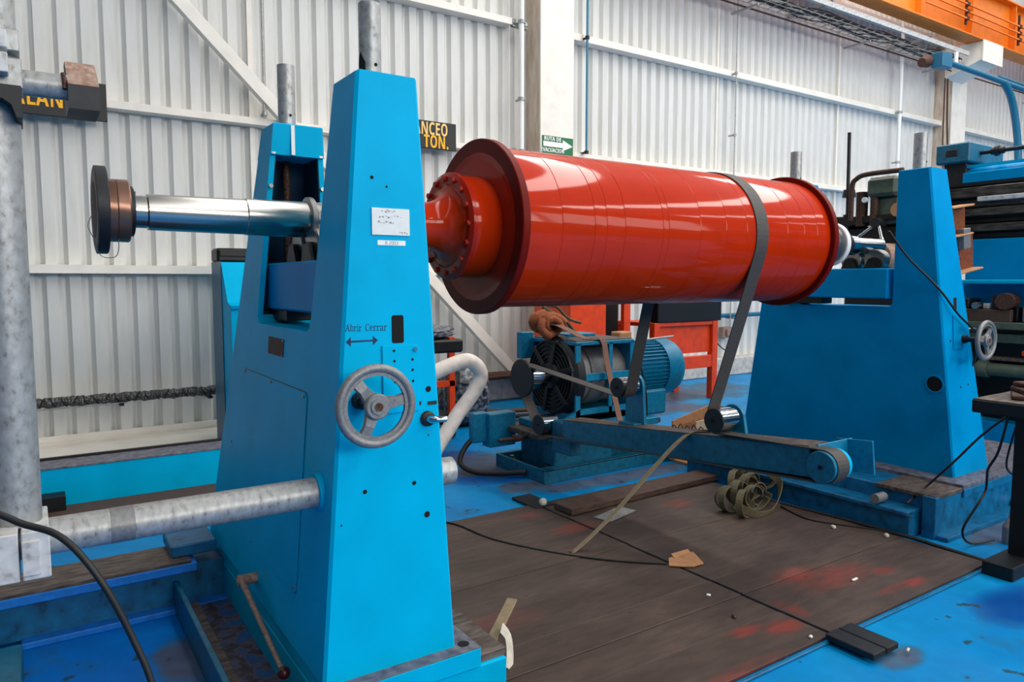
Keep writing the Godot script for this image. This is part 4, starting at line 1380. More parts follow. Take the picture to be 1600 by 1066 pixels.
	m.ball(Vector3(5.50, 0.055, -2.10), 0.028, Vector3.ONE, 10)
	single("white_cap", m, M.white, "small white curved cap lying on the foot flange of the far bed", "paper")  # white curved cap, shaped as a ball

# ---------------------------------------------------------------- steel stand at the left
func left_stand():
	var c := Vector3(-0.047, 0, -2.32)
	var lp := thing("long_pipe", Vector3(0.4, 0.852, -2.32), "long horizontal steel pipe passing through the foot of the near pedestal", "pipe")
	var m := mb(lp)
	m.cyl(Vector3(-1.4, 0.852, -2.32), Vector3(1.276, 0.852, -2.32), 0.0495, -1, 36)
	part(lp, "tube", m, M.galv)
	m = mb(lp)
	m.lathe(Vector3(0.0, 0.852, -2.32), Vector3.RIGHT, [Vector2(0.165, 0.0493), Vector2(0.166, 0.0503), Vector2(0.226, 0.0503), Vector2(0.227, 0.0493)], 36)
	part(lp, "sleeve", m, M.cast, "darker worn sleeve band")
	var t := thing("steel_column", Vector3(c.x, 0.78, c.z), "tall galvanized round steel column clamped to the long pipe at the left edge", "column post")
	m = mb(t)
	m.cyl(Vector3(c.x, 0.90, c.z), Vector3(c.x, 3.2, c.z), 0.0535, -1, 40)
	part(t, "post", m, M.galv)
	m = mb(t)
	m.box(Vector3(-0.117, 0.842, -2.32), Vector3(0.135, 0.128, 0.24), 0.003)
	m.box(Vector3(-0.012, 0.842, -2.32), Vector3(0.062, 0.128, 0.24), 0.003)
	m.box(Vector3(-0.06, 0.842, -2.40), Vector3(0.10, 0.12, 0.06), 0.0)
	part(t, "lower_clamp", m, M.galv_bright)
	m = mb(t)
	m.box(Vector3(-0.023, 0.838, -2.198), Vector3(0.040, 0.092, 0.012), 0.002)
	part(t, "clamp_plate", m, M.galv_bright)
	# upper clamp: split blocks gripping the cross arm
	m = mb(t)
	m.box(Vector3(-0.112, 2.140, -2.225), Vector3(0.195, 0.044, 0.05), 0.002)
	m.box(Vector3(-0.112, 2.083, -2.225), Vector3(0.195, 0.048, 0.05), 0.002)
	part(t, "clamp_jaw", m, M.galv_bright)
	m = mb(t)
	m.box(Vector3(-0.10, 2.150, -2.31), Vector3(0.222, 0.052, 0.13), 0.002)
	m.box(Vector3(-0.10, 2.070, -2.31), Vector3(0.228, 0.072, 0.13), 0.002)
	part(t, "upper_clamp", m, M.galv)
	m = mb(t)
	m.prism(PackedVector2Array([Vector2(-0.25, 2.032), Vector2(0.010, 2.032), Vector2(0.010, 1.955), Vector2(-0.002, 1.955), Vector2(-0.012, 1.985), Vector2(-0.03, 1.998), Vector2(-0.25, 2.0)]), func(p: Vector2, k: float) -> Vector3: return Vector3(p.x, p.y, -2.38 + k * 0.17))
	part(t, "clamp_bracket", m, M.sign_black)
	t = thing("clamp_arm", Vector3(0.1, 2.0, -2.36), "short round steel arm ending in a sloped dark block at the upper left", "arm")
	m = mb(t)
	m.cyl(Vector3(-0.3, 2.072, -2.35), Vector3(0.12, 2.072, -2.35), 0.033, -1, 28)
	part(t, "shaft", m, M.galv)
	m = mb(t)
	m.prism(PackedVector2Array([Vector2(-2.30, 2.010), Vector2(-2.30, 2.073), Vector2(-2.42, 2.157), Vector2(-2.46, 2.157), Vector2(-2.46, 2.010)]), func(p: Vector2, k: float) -> Vector3: return Vector3(0.114 + k * 0.074, p.y, p.x))
	part(t, "block", m, M.dark_steel)  # dark tone paints the shaded front of the block
	m = mb(t)
	m.prism(PackedVector2Array([Vector2(-2.300, 2.0735), Vector2(-2.42, 2.1575), Vector2(-2.4217, 2.1605), Vector2(-2.302, 2.0765)]), func(p: Vector2, k: float) -> Vector3: return Vector3(0.1145 + k * 0.073, p.y, p.x))
	part(t, "lit_slope", m, M.rust_pale)  # paler rusty tone paints the light falling on the slope
	m = mb(t)
	m.tube([Vector3(0.106, 2.105, -2.34), Vector3(0.108, 2.085, -2.315), Vector3(0.108, 2.06, -2.31)], 0.006, 8)
	part(t, "weld", m, M.rust)
	m = mb(null)
	m.tube(bez([Vector3(-0.5, 0.98, -2.16), Vector3(-0.16, 1.000, -2.15), Vector3(-0.03, 0.955, -2.10), Vector3(0.045, 0.92, -2.05), Vector3(0.115, 0.82, -2.0), Vector3(0.178, 0.663, -1.98), Vector3(0.222, 0.50, -1.95), Vector3(0.24, 0.2, -1.9), Vector3(0.22, 0.02, -1.85)], 6), 0.0085, 10)
	single("black_cable", m, M.rubber, "thick black cable arching over the pipe clamp at the lower left", "cable")

# ---------------------------------------------------------------- drive unit
func drive():
	# base frame
	var t := thing("motor_base", Vector3(3.8, 0, -4.7), "low dark blue channel frame on the floor under the drive motor", "base frame")
	var m := mb(t)
	m.span(Vector3(3.21, 0.0, -4.40), Vector3(4.75, 0.108, -4.37), 0.003)
	m.span(Vector3(3.21, 0.095, -4.46), Vector3(4.75, 0.108, -4.37), 0.003)
	m.span(Vector3(3.21, 0.0, -5.06), Vector3(4.75, 0.108, -5.03), 0.003)
	m.span(Vector3(3.21, 0.0, -5.03), Vector3(3.235, 0.108, -4.40), 0.003)
	part(t, "channel", m, M.teal)
	m = mb(t)
	m.span(Vector3(3.235, 0.0, -5.03), Vector3(4.75, 0.02, -4.40))
	part(t, "floor_pan", m, M.dark_steel)
	for q in [[3.30, -4.95], [3.33, -4.50], [3.52, -4.46]]:
		m = mb(t)
		m.cyl(Vector3(q[0], 0.02, q[1]), Vector3(q[0], 0.10, q[1]), 0.018, -1, 8)
		m.cyl(Vector3(q[0], 0.05, q[1]), Vector3(q[0], 0.075, q[1]), 0.03, -1, 6)
		part(t, "anchor_bolt", m, M.steel)
	m = mb(t)
	m.span(Vector3(3.42, 0.02, -5.0), Vector3(4.6, 0.30, -4.62), 0.01)
	m.span(Vector3(3.36, 0.10, -4.60), Vector3(3.95, 0.26, -4.44), 0.01)
	part(t, "pedestal_box", m, M.teal)
	m = mb(t)
	m.span(Vector3(3.28, 0.30, -5.08), Vector3(4.62, 0.345, -4.55), 0.006)
	part(t, "top_slab", m, M.worn_top)
	m = mb(t)
	m.span(Vector3(2.98, 0.22, -5.12), Vector3(3.12, 0.47, -5.04), 0.01)
	m.span(Vector3(3.10, 0.18, -5.10), Vector3(3.36, 0.46, -4.98), 0.008)
	part(t, "slide_bracket", m, M.motor_blue)
	m = mb(t)
	m.cyl(Vector3(3.02, 0.30, -4.72), Vector3(3.5, 0.30, -4.72), 0.014, -1, 10)
	m.cyl(Vector3(3.16, 0.30, -4.72), Vector3(3.22, 0.30, -4.72), 0.03, -1, 6)
	part(t, "adjusting_screw", m, M.rust)
	# motor: clutch housing with ribbed dark face, windowed frame, finned motor and round cap
	t = thing("drive_motor", Vector3(4.1, 0.345, -4.7), "blue electric drive motor with cooling fins and a dark vented clutch face", "motor")
	var o := Vector3(0, 0.785, -4.68)
	m = mb(t)
	m.lathe(o, Vector3.RIGHT, [Vector2(3.50, 0.0), Vector2(3.50, 0.30), Vector2(3.53, 0.325), Vector2(3.60, 0.325), Vector2(3.60, 0.0)], 48)
	m.lathe(o, Vector3.RIGHT, [Vector2(3.47, 0.0), Vector2(3.47, 0.10), Vector2(3.50, 0.12)], 32)
	part(t, "clutch_face", m, M.dark_steel)
	for k in 5:
		m = mb(t)
		var r := 0.15 + k * 0.034
		m.lathe(o, Vector3.RIGHT, [Vector2(3.50, r - 0.009), Vector2(3.484, r - 0.005), Vector2(3.484, r + 0.005), Vector2(3.50, r + 0.009)], 48)
		part(t, "guard_ring", m, M.dark_steel)
	for k in 6:
		m = mb(t)
		var a := TAU * (k + 0.25) / 6
		var d := Vector3(0, sin(a), cos(a))
		m.box(o + Vector3(3.488, 0, 0) + d * 0.205, Vector3(0.03, 0.20, 0.045), 0.006, Basis(Vector3.RIGHT, Vector3(0, sin(a), cos(a)), Vector3.RIGHT.cross(d)))
		part(t, "guard_spoke", m, M.dark_steel)
	for s in [-1, 0, 1]:
		m = mb(t)
		m.box(o + Vector3(3.487, 0.22 + s * 0.035, 0.13), Vector3(0.02, 0.012, 0.10), 0.003, Basis(Vector3.RIGHT, 0.5))
		part(t, "vent_slot", m, M.hole)
	# frame around the clutch with windows in front
	m = mb(t)
	var z0 := -4.385
	var z1 := -4.98
	m.span(Vector3(3.52, 1.045, z1), Vector3(4.13, 1.075, z0), 0.004)
	m.span(Vector3(3.52, 0.44, z1), Vector3(4.13, 0.50, z0), 0.004)
	for q in [[3.52, 3.57], [3.86, 3.90], [4.09, 4.13]]:
		m.span(Vector3(q[0], 0.48, z0 - 0.02), Vector3(q[1], 1.06, z0), 0.003)
	m.span(Vector3(3.52, 0.76, z0 - 0.02), Vector3(4.13, 0.82, z0), 0.003)
	m.span(Vector3(3.52, 0.48, z1), Vector3(4.13, 1.06, z1 + 0.02))
	m.span(Vector3(4.10, 0.48, z1), Vector3(4.13, 1.06, z0 - 0.02))
	m.prism(PackedVector2Array([Vector2(3.40, 0.40), Vector2(4.28, 0.40), Vector2(4.30, 0.48), Vector2(4.16, 0.54), Vector2(3.55, 0.54), Vector2(3.40, 0.46)]), func(p: Vector2, k: float) -> Vector3: return Vector3(p.x, p.y, z0 - 0.03 * k))
	part(t, "frame", m, M.motor_blue)
	m = mb(t)
	m.span(Vector3(3.40, 0.345, -5.0), Vector3(4.40, 0.405, -4.36), 0.006)
	part(t, "foot_plate", m, M.motor_blue)
	m = mb(t)
	m.span(Vector3(3.54, 1.076, -4.97), Vector3(4.12, 1.084, -4.40), 0.002)
	part(t, "top_cover", m, M.worn_top)
	m = mb(t)
	m.span(Vector3(3.70, 1.084, -4.95), Vector3(4.0, 1.11, -4.72), 0.004)
	part(t, "cover_lid", m, M.motor_blue)
	m = mb(t)
	m.span(Vector3(3.42, 0.90, -5.06), Vector3(3.54, 1.12, -4.98), 0.004)
	part(t, "rear_plate", m, M.motor_blue)
	m = mb(t)
	m.lathe(o, Vector3.RIGHT, [Vector2(3.60, 0.0), Vector2(3.60, 0.24), Vector2(3.72, 0.24), Vector2(3.725, 0.255), Vector2(3.90, 0.255), Vector2(3.905, 0.24), Vector2(4.10, 0.24), Vector2(4.10, 0.0)], 48)
	part(t, "clutch_drum", m, M.cast)
	m = mb(t)
	m.cyl(o + Vector3(4.13, 0, 0), o + Vector3(4.62, 0, 0), 0.215, -1, 40)
	part(t, "motor_body", m, M.motor_blue)
	for k in 44:
		m = mb(t)
		var a := TAU * k / 44.0
		var d := Vector3(0, sin(a), cos(a))
		m.box(o + Vector3(4.37, 0, 0) + d * 0.228, Vector3(0.46, 0.032, 0.007), 0.0, Basis(Vector3.RIGHT, d, Vector3.RIGHT.cross(d)))
		part(t, "cooling_fin", m, M.motor_blue)
	m = mb(t)
	m.lathe(o, Vector3.RIGHT, [Vector2(4.60, 0.20), Vector2(4.60, 0.252), Vector2(4.76, 0.252), Vector2(4.80, 0.235), Vector2(4.825, 0.19), Vector2(4.83, 0.0)], 48)
	part(t, "fan_cap", m, M.motor_blue)
	m = mb(t)
	m.span(Vector3(4.16, 0.40, -4.90), Vector3(4.6, 0.62, -4.46), 0.02)
	part(t, "motor_foot", m, M.motor_blue)
	m = mb(t)
	m.box(Vector3(4.2, 1.08, -4.62), Vector3(0.14, 0.08, 0.12), 0.01)
	part(t, "terminal_box", m, M.card)
	m = mb(t)
	m.cyl(Vector3(4.30, 1.045, -4.50), Vector3(4.75, 1.06, -4.55), 0.01, -1, 8)
	part(t, "conduit", m, M.galv)
	m = mb(t)
	m.tube(bez([Vector3(4.14, 0.98, -4.37), Vector3(4.20, 0.8, -4.36), Vector3(4.25, 0.6, -4.36), Vector3(4.28, 0.42, -4.38)], 5), 0.008, 6)
	part(t, "motor_lead", m, M.rubber)
	# pulley on the motor shaft
	m = mb(t)
	var po := Vector3(0, 0.79, -4.66)
	m.lathe(po, Vector3.RIGHT, [Vector2(3.19, 0.0), Vector2(3.19, 0.146), Vector2(3.196, 0.15), Vector2(3.212, 0.15), Vector2(3.214, 0.11)], 48)
	part(t, "pulley_flange", m, M.dark_steel)
	m = mb(t)
	m.lathe(po, Vector3.RIGHT, [Vector2(3.213, 0.104), Vector2(3.32, 0.104), Vector2(3.33, 0.09), Vector2(3.40, 0.09), Vector2(3.40, 0.055), Vector2(3.50, 0.055)], 40)
	part(t, "pulley", m, M.bright_steel)
	# swinging belt arm
	t = thing("belt_arm", Vector3(3.3, 0.45, -3.1), "long dark blue box beam of the belt drive with idler pulleys", "belt arm")
	var a0 := Vector3(3.305, 0.452, -4.16)
	var a1 := Vector3(3.305, 0.645, -2.14)
	var dir := (a1 - a0).normalized()
	var bs := Basis(Vector3.RIGHT, Vector3.RIGHT.cross(dir) * -1.0, dir)
	m = mb(t)
	m.box((a0 + a1) / 2, Vector3(0.17, 0.158, a0.distance_to(a1)), 0.006, bs)
	part(t, "beam", m, M.teal)
	m = mb(t)
	m.box((a0 + a1) / 2 + bs.y * 0.081, Vector3(0.168, 0.004, a0.distance_to(a1) * 0.995), 0.0, bs)
	part(t, "worn_top", m, M.worn_top)
	m = mb(t)
	m.box(a1 + dir * 0.02 + Vector3(0.10, 0.0, 0), Vector3(0.30, 0.17, 0.01), 0.002, bs)
	m.box(a1 + dir * 0.06 + Vector3(0.21, 0.0, 0), Vector3(0.012, 0.17, 0.20), 0.002, bs)
	part(t, "end_bracket", m, M.motor_blue)
	m = mb(t)
	m.span(Vector3(3.26, 0.26, -4.35), Vector3(3.38, 0.50, -4.12), 0.01)
	part(t, "hinge_block", m, M.teal)
	var pulleys := [[Vector3(3.2, 0.457, -4.42), 0.078, "M"], [Vector3(3.2, 0.854, -3.54), 0.066, "I"], [Vector3(3.2, 0.763, -2.73), 0.070, "F"], [Vector3(3.2, 0.641, -2.06), 0.080, "E"]]
	for q in pulleys:
		var c: Vector3 = q[0]
		var r: float = q[1]
		m = mb(t)
		m.lathe(Vector3(0, c.y, c.z), Vector3.RIGHT, [Vector2(3.185, 0.0), Vector2(3.185, 0.016), Vector2(3.183, 0.016), Vector2(3.183, r - 0.003), Vector2(3.187, r), Vector2(3.192, r)], 36)
		var f := part(t, "pulley_face", m, M.teal if q[2] == "E" else M.dark_steel)
		m = mb(f)
		m.cyl(Vector3(3.184, c.y, c.z), Vector3(3.178, c.y, c.z), 0.010, -1, 12)
		part(f, "axle_end", m, M.hole)
		m = mb(t)
		m.lathe(Vector3(0, c.y, c.z), Vector3.RIGHT, [Vector2(3.192, r), Vector2(3.192, r - 0.003), Vector2(3.33, r - 0.003), Vector2(3.33, 0.0)], 36)
		part(t, "pulley_rim", m, M.bright_steel if q[2] != "E" else M.blue)
	# brackets of the idlers
	for q in [[Vector3(3.36, 0.854, -3.54), 0.075, 0.60], [Vector3(3.36, 0.763, -2.73), 0.080, 0.66]]:
		var c: Vector3 = q[0]
		var r: float = q[1]
		m = mb(t)
		var prof := PackedVector2Array([Vector2(c.z - r * 1.25, q[2])])
		for k in 9:
			var an := PI - PI * k / 8.0
			prof.append(Vector2(c.z + r * cos(an), c.y + r * sin(an)))
		prof.append(Vector2(c.z + r * 1.25, q[2]))
		m.prism(prof, func(p: Vector2, k: float) -> Vector3: return Vector3(3.345 + k * 0.022, p.y, p.x))
		m.span(Vector3(3.27, q[2] - 0.05, c.z - r), Vector3(3.37, q[2] + 0.012, c.z + r), 0.003)
		part(t, "idler_bracket", m, M.motor_blue)
	# the flat belt: over the drum and round the pulleys, one closed loop in a plane across the drum axis
	m = mb(null)
	var O := Vector2(-2.85, 1.79)   # (z, y)
	var Rd := 0.3655
	var path := []
	var add_arc := func(c: Vector2, r: float, from: float, to: float, n: int):
		for k in n + 1:
			var an := deg_to_rad(lerpf(from, to, float(k) / n))
			path.append(Vector3(3.25, c.y + r * sin(an), c.x + r * cos(an)))
	add_arc.call(O, Rd, 165.5, -18.3, 40)
	add_arc.call(Vector2(-2.73, 0.763), 0.072, 161.7, 272.8, 10)
	add_arc.call(Vector2(-2.06, 0.641), 0.082, 92.8, -85.5, 14)
	add_arc.call(Vector2(-4.42, 0.457), 0.080, -85.5, -144.0, 6)
	add_arc.call(Vector2(-4.66, 0.79), 0.106, -144.0, -275.6, 12)
	add_arc.call(Vector2(-3.54, 0.854), 0.068, 264.4, 345.5, 8)
	path.append(path[0])
	m.strap(path, Vector3.RIGHT, 0.095, 0.006)
	single("drive_belt", m, M.belt, "flat grey drive belt looped over the red drum and down round the pulleys", "belt")
	# tan strap over the motor, cloth bundle
	m = mb(null)
	m.strap(bez([Vector3(3.40, 1.20, -4.72), Vector3(3.50, 1.20, -4.60), Vector3(3.66, 1.10, -4.46), Vector3(3.78, 1.085, -4.38), Vector3(3.80, 0.9, -4.34), Vector3(3.82, 0.5, -4.22), Vector3(3.82, 0.36, -4.14)], 5), Vector3(1, 0, 0), 0.055, 0.005)
	single("tan_strap", m, M.tan_strap, "faded tan webbing strap hanging over the motor housing", "strap")
	var rng := RandomNumberGenerator.new()
	rng.seed = 8
	m = mb(null)
	for k in 4:
		var c := Vector3(3.42 + rng.randf() * 0.16, 1.17 + rng.randf() * 0.06, -4.74 + rng.randf() * 0.12)
		var ring := []
		for i in 11:
			var an := TAU * i / 10.0
			ring.append(c + Vector3(cos(an) * (0.07 + 0.03 * rng.randf()), sin(an) * (0.05 + 0.03 * rng.randf()), rng.randf_range(-0.03, 0.03)))
		ring[10] = ring[0] + Vector3(0.004, 0, 0)
		m.tube(ring, 0.034, 8)
	m.ball(Vector3(3.48, 1.13, -4.70), 0.06, Vector3.ONE, 10)
	single("cloth_bundle", m, M.cloth, "crumpled orange brown cloth bundle on top of the motor housing", "cloth")
	m = mb(null)
	m.tube(bez([Vector3(3.50, 1.34, -4.8), Vector3(3.56, 1.30, -4.78), Vector3(3.68, 1.22, -4.72), Vector3(3.76, 1.12, -4.70)], 5), 0.016, 8)
	m.tube(bez([Vector3(3.50, 1.34, -4.8), Vector3(3.62, 1.34, -4.78), Vector3(3.72, 1.24, -4.74), Vector3(3.84, 1.20, -4.72)], 5), 0.012, 8)
	single("rope_end", m, M.khaki, "stiff khaki webbing end sticking up from the cloth bundle", "rope")
	# strap hanging to the deck
	m = mb(null)
	m.strap(bez([Vector3(3.40, 0.655, -2.86), Vector3(3.30, 0.665, -2.90), Vector3(3.20, 0.63, -2.96), Vector3(3.02, 0.45, -3.03), Vector3(2.76, 0.2, -3.09), Vector3(2.53, 0.024, -3.14), Vector3(2.49, 0.022, -3.15)], 5), Vector3(0, 0.3, 1), 0.042, 0.004)
	single("tan_strap", m, M.tape, "tan webbing strap slanting from the belt arm down to the deck", "strap")
	# coil of lifting straps below the arm
	m = mb(null)
	for k in 16:
		var c := Vector3(3.83 + (k % 6) * 0.085, 0.10 + 0.03 * (k % 3), -3.16 + 0.06 * (k % 4) - (k % 6) * 0.05)
		var ring := []
		var rr := 0.075 + 0.02 * rng.randf()
		var tw := rng.randf_range(-0.7, 0.7)
		for i in 25:
			var an := TAU * i / 24.0
			ring.append(c + Vector3(cos(an) * rr * cos(tw), sin(an) * rr * 0.9, cos(an) * rr * sin(tw) + 0.05 * i / 24.0))
		m.strap(ring, Vector3(-sin(tw), 0.1, cos(tw)), 0.045, 0.006)
	m.strap(bez([Vector3(3.78, 0.09, -3.05), Vector3(3.9, 0.03, -2.95), Vector3(4.1, 0.03, -2.98), Vector3(4.25, 0.16, -3.05), Vector3(4.2, 0.25, -3.15)], 6), Vector3(0.2, 1, 0.3), 0.05, 0.006)
	single("strap_coil", m, M.khaki, "tangled coil of khaki lifting straps under the belt arm", "strap coil")
	# cardboard box behind the arm
	t = thing("cardboard_box", Vector3(4.9, 0.0, -4.25), "torn open cardboard tray behind the belt arm by the far pedestal", "cardboard")
	m = mb(t)
	m.span(Vector3(4.55, 0.0, -4.33), Vector3(5.30, 0.02, -4.14), 0.002)
	m.prism(PackedVector2Array([Vector2(4.52, 0.02), Vector2(5.30, 0.02), Vector2(5.33, 0.37), Vector2(5.06, 0.46), Vector2(4.54, 0.355)]), func(p: Vector2, k: float) -> Vector3: return Vector3(p.x, p.y, -4.345 + k * 0.012))
	part(t, "tray", m, M.card)
	m = mb(t)
	m.prism(PackedVector2Array([Vector2(4.60, 0.02), Vector2(4.92, 0.02), Vector2(4.94, 0.395), Vector2(4.62, 0.37)]), func(p: Vector2, k: float) -> Vector3: return Vector3(p.x, p.y, -4.14 - k * 0.012))
	part(t, "flap", m, M.card_pale)
	for k in 5:
		m = mb(null)
		var c := Vector3(3.36, 0.605 + k * 0.006, -3.22 + k * 0.055)
		m.tube(bez([c, c + Vector3(0.0, 0.035 + 0.01 * (k % 2), 0.02), c + Vector3(-0.01, 0.03, 0.05), c + Vector3(-0.02, -0.004, 0.07)], 5), 0.0035, 6)
		single("wire_scrap", m, M.rust, "small dark wire loop on the belt arm, %s" % ["first from the motor", "second from the motor", "middle one", "second from the big idler", "nearest the big idler"][k], "wire", "wire scraps on the belt arm")
	# hose from the motor base
	m = mb(null)
	m.tube(bez([Vector3(3.10, 0.30, -5.1), Vector3(2.95, 0.20, -5.1), Vector3(2.86, 0.08, -5.05), Vector3(2.90, 0.03, -4.9), Vector3(3.05, 0.03, -4.75), Vector3(3.2, 0.05, -4.6)], 6), 0.022, 10)
	single("rubber_hose", m, M.rubber, "dark rubber hose looping at the left end of the motor base", "hose")
	for k in 3:
		m = mb(null)
		m.cyl(Vector3(3.2 + k * 0.2, 0.03 + k * 0.05, -6.9 + k * 0.1), Vector3(5.2, 0.05 + k * 0.05, -6.5 + k * 0.12), 0.025, -1, 8)
		single("scrap_pipe", m, M.rust if k != 1 else M.galv, "thin scrap pipe on the floor behind the motor, %s" % ["lowest", "grey middle one", "uppermost"][k], "pipe")
	m = mb(null)
	m.cyl(Vector3(4.6, 0.35, -7.75), Vector3(5.3, 0.345, -7.75), 0.05, -1, 10)
	m.cyl(Vector3(4.5, 0.33, -7.68), Vector3(5.4, 0.34, -7.68), 0.03, -1, 8)
	single("rusty_pipes", m, M.rust, "rusty pipes lying on the kerb behind the motor pulley", "pipe")

# ---------------------------------------------------------------- things behind
func behind():
	# blue console cabinet at the wall with a black box on top
	var t := thing("console_cabinet", Vector3(1.8, 0, -7.1), "pale blue console cabinet by the wall behind the near pedestal", "cabinet")
	var m := mb(t)
	m.prism(PackedVector2Array([Vector2(-7.32, 0.0), Vector2(-6.62, 0.0), Vector2(-6.62, 1.33), Vector2(-6.74, 1.36), Vector2(-6.96, 1.72), Vector2(-7.32, 1.72)]), func(p: Vector2, k: float) -> Vector3: return Vector3(1.47 + k * 0.75, p.y, p.x))
	part(t, "body", m, M.blue)
	m = mb(t)
	m.span(Vector3(1.462, 0.0, -7.325), Vector3(1.472, 1.725, -6.95))
	part(t, "side_panel", m, M.teal)
	m = mb(t)
	m.span(Vector3(1.462, 1.30, -6.62), Vector3(2.23, 1.335, -6.60), 0.003)
	for k in 3:
		m.cyl(Vector3(1.56 + k * 0.2, 1.2, -6.62), Vector3(1.56 + k * 0.2, 1.2, -6.60), 0.015, -1, 10)
	part(t, "ledge", m, M.blue_far)
	m = mb(null)
	m.box(Vector3(1.62, 1.785, -7.14), Vector3(0.34, 0.13, 0.26), 0.02)
	m.box(Vector3(1.62, 1.80, -7.005), Vector3(0.30, 0.05, 0.02), 0.004)
	single("black_case", m, M.black_iron, "black case lying on top of the console cabinet", "case")
	# wrapped bundle along the wall
	t = thing("wrapped_bundle", Vector3(0.8, 0.41, -7.82), "long dark bundle wrapped in shiny tape lying along the ribbed wall at left", "bundle")
	m = mb(t)
	var path := []
	var rr := []
	for i in 61:
		path.append(Vector3(-0.6 + i * 0.0375, 0.435 + 0.004 * sin(i * 0.9), -7.82))
		rr.append(0.046 + 0.006 * sin(i * 2.7) + 0.003 * sin(i * 5.1))
	m.tube(path, rr, 12)
	part(t, "core", m, M.braid)
	for k in 52:
		m = mb(t)
		var x := -0.58 + k * 0.043
		var c := Vector3(x, 0.436, -7.82)
		var tilt := 0.5 if k % 3 else -0.5
		m.torus(c, Vector3(1, tilt, 0.2).normalized(), 0.046, 0.008, 14, 5)
		part(t, "binding", m, M.black_iron if k % 2 else M.braid)
	m = mb(t)
	m.cyl(Vector3(-0.6, 0.375, -7.80), Vector3(0.75, 0.385, -7.80), 0.008, -1, 8)
	part(t, "support_rod", m, M.galv)
	for x in [-0.3, 0.7, 1.5]:
		m = mb(t)
		m.span(Vector3(x - 0.02, 0.36, WZ), Vector3(x + 0.02, 0.385, -7.76))
		part(t, "wall_hook", m, M.dark_steel)
	# red cart with bags
	t = thing("red_cart", Vector3(3.1, 0, -6.4), "small red steel cart on castors piled with bags, behind the near pedestal", "cart")
	m = mb(t)
	m.span(Vector3(2.5, 0.52, -6.25), Vector3(3.47, 0.575, -6.20))
	m.span(Vector3(2.5, 0.52, -6.75), Vector3(3.47, 0.575, -6.70))
	m.span(Vector3(3.40, 0.16, -6.25), Vector3(3.46, 1.0, -6.20))
	m.span(Vector3(2.50, 0.16, -6.25), Vector3(2.56, 1.0, -6.20))
	m.span(Vector3(3.40, 0.16, -6.75), Vector3(3.46, 1.0, -6.70))
	part(t, "frame", m, M.orange_red)
	m = mb(t)
	m.span(Vector3(2.5, 0.20, -6.75), Vector3(3.46, 0.24, -6.22))
	part(t, "shelf", m, M.black_iron)
	m = mb(t)
	m.span(Vector3(2.5, 0.85, -6.80), Vector3(3.55, 0.98, -6.18), 0.02)
	part(t, "top_tray", m, M.black_iron)
	for q in [[3.42, -6.22], [2.55, -6.22], [3.42, -6.72]]:
		m = mb(t)
		m.lathe(Vector3(q[0] - 0.02, 0.075, q[1]), Vector3.RIGHT, [Vector2(0, 0.0), Vector2(0, 0.065), Vector2(0.01, 0.075), Vector2(0.035, 0.075), Vector2(0.045, 0.065), Vector2(0.045, 0.0)], 24)
		m.span(Vector3(q[0] - 0.035, 0.07, q[1] - 0.03), Vector3(q[0] + 0.04, 0.17, q[1] + 0.03))
		part(t, "castor", m, M.rust)
	m = mb(null)
	lump(m, Vector3(3.02, 1.045, -6.50), Vector3(0.60, 0.09, 0.36), 0.22, 5)
	single("plastic_cover", m, M.plastic_bag, "crumpled dark plastic cover lying over the red cart", "plastic cover")
	m = mb(null)
	lump(m, Vector3(2.96, 1.36, -6.60), Vector3(0.40, 0.32, 0.28), 0.10, 6)
	single("white_sack", m, M.pale_bag, "pale white sack standing on the covered red cart", "sack")
	m = mb(null)
	lump(m, Vector3(3.86, 0.34, -6.75), Vector3(0.27, 0.36, 0.30), 0.16, 7)
	single("plastic_bag", m, M.plastic_bag, "crumpled black plastic bag on the floor right of the red cart", "bag")
	# white hose
	m = mb(null)
	m.tube(bez([Vector3(1.6, 0.065, -5.3), Vector3(1.95, 0.30, -5.3), Vector3(2.5, 0.70, -5.25), Vector3(2.90, 0.87, -5.2), Vector3(3.06, 0.875, -5.2), Vector3(3.15, 0.76, -5.2), Vector3(3.08, 0.62, -5.2), Vector3(2.92, 0.44, -5.2), Vector3(2.78, 0.26, -5.2), Vector3(2.6, 0.08, -5.2), Vector3(2.3, 0.06, -5.3)], 8), 0.062, 16)
	single("white_hose", m, M.hose, "thick off-white hose bent in a hook behind the near pedestal", "hose")
	# orange bench
	t = thing("orange_bench", Vector3(7.0, 0, -6.6), "orange red steel bench with a black backboard behind the motor", "bench")
	m = mb(t)
	for q in [[6.39, -6.43], [7.45, -6.43], [6.39, -7.1], [7.45, -7.1]]:
		m = mb(t)
		m.span(Vector3(q[0], 0.0, q[1] - 0.09), Vector3(q[0] + 0.10, 1.03, q[1]), 0.004)
		part(t, "leg", m, M.orange_red)
	m = mb(t)
	m.span(Vector3(6.48, 0.62, -6.50), Vector3(7.46, 1.02, -6.48))
	part(t, "front_sheet", m, M.orange_red)
	m = mb(t)
	m.span(Vector3(6.48, 0.42, -6.51), Vector3(7.46, 0.58, -6.44), 0.005)
	m.span(Vector3(6.40, 0.98, -7.15), Vector3(7.54, 1.03, -6.44), 0.005)
	part(t, "rail", m, M.orange_red)
	m = mb(null)
	m.span(Vector3(6.44, 1.032, -6.56), Vector3(7.60, 1.30, -6.42), 0.01)
	single("black_board", m, M.black_iron, "black rubber covered board standing on the orange bench", "board")
	t = thing("orange_cabinet", Vector3(5.6, 0, -6.7), "orange red open steel cabinet left of the orange bench", "cabinet")
	m = mb(t)
	m.span(Vector3(5.05, 0.0, -7.1), Vector3(5.58, 1.6, -6.40), 0.006)
	part(t, "side_locker", m, M.orange_red)
	m = mb(t)
	m.span(Vector3(5.86, 0.0, -6.46), Vector3(5.96, 1.6, -6.40))
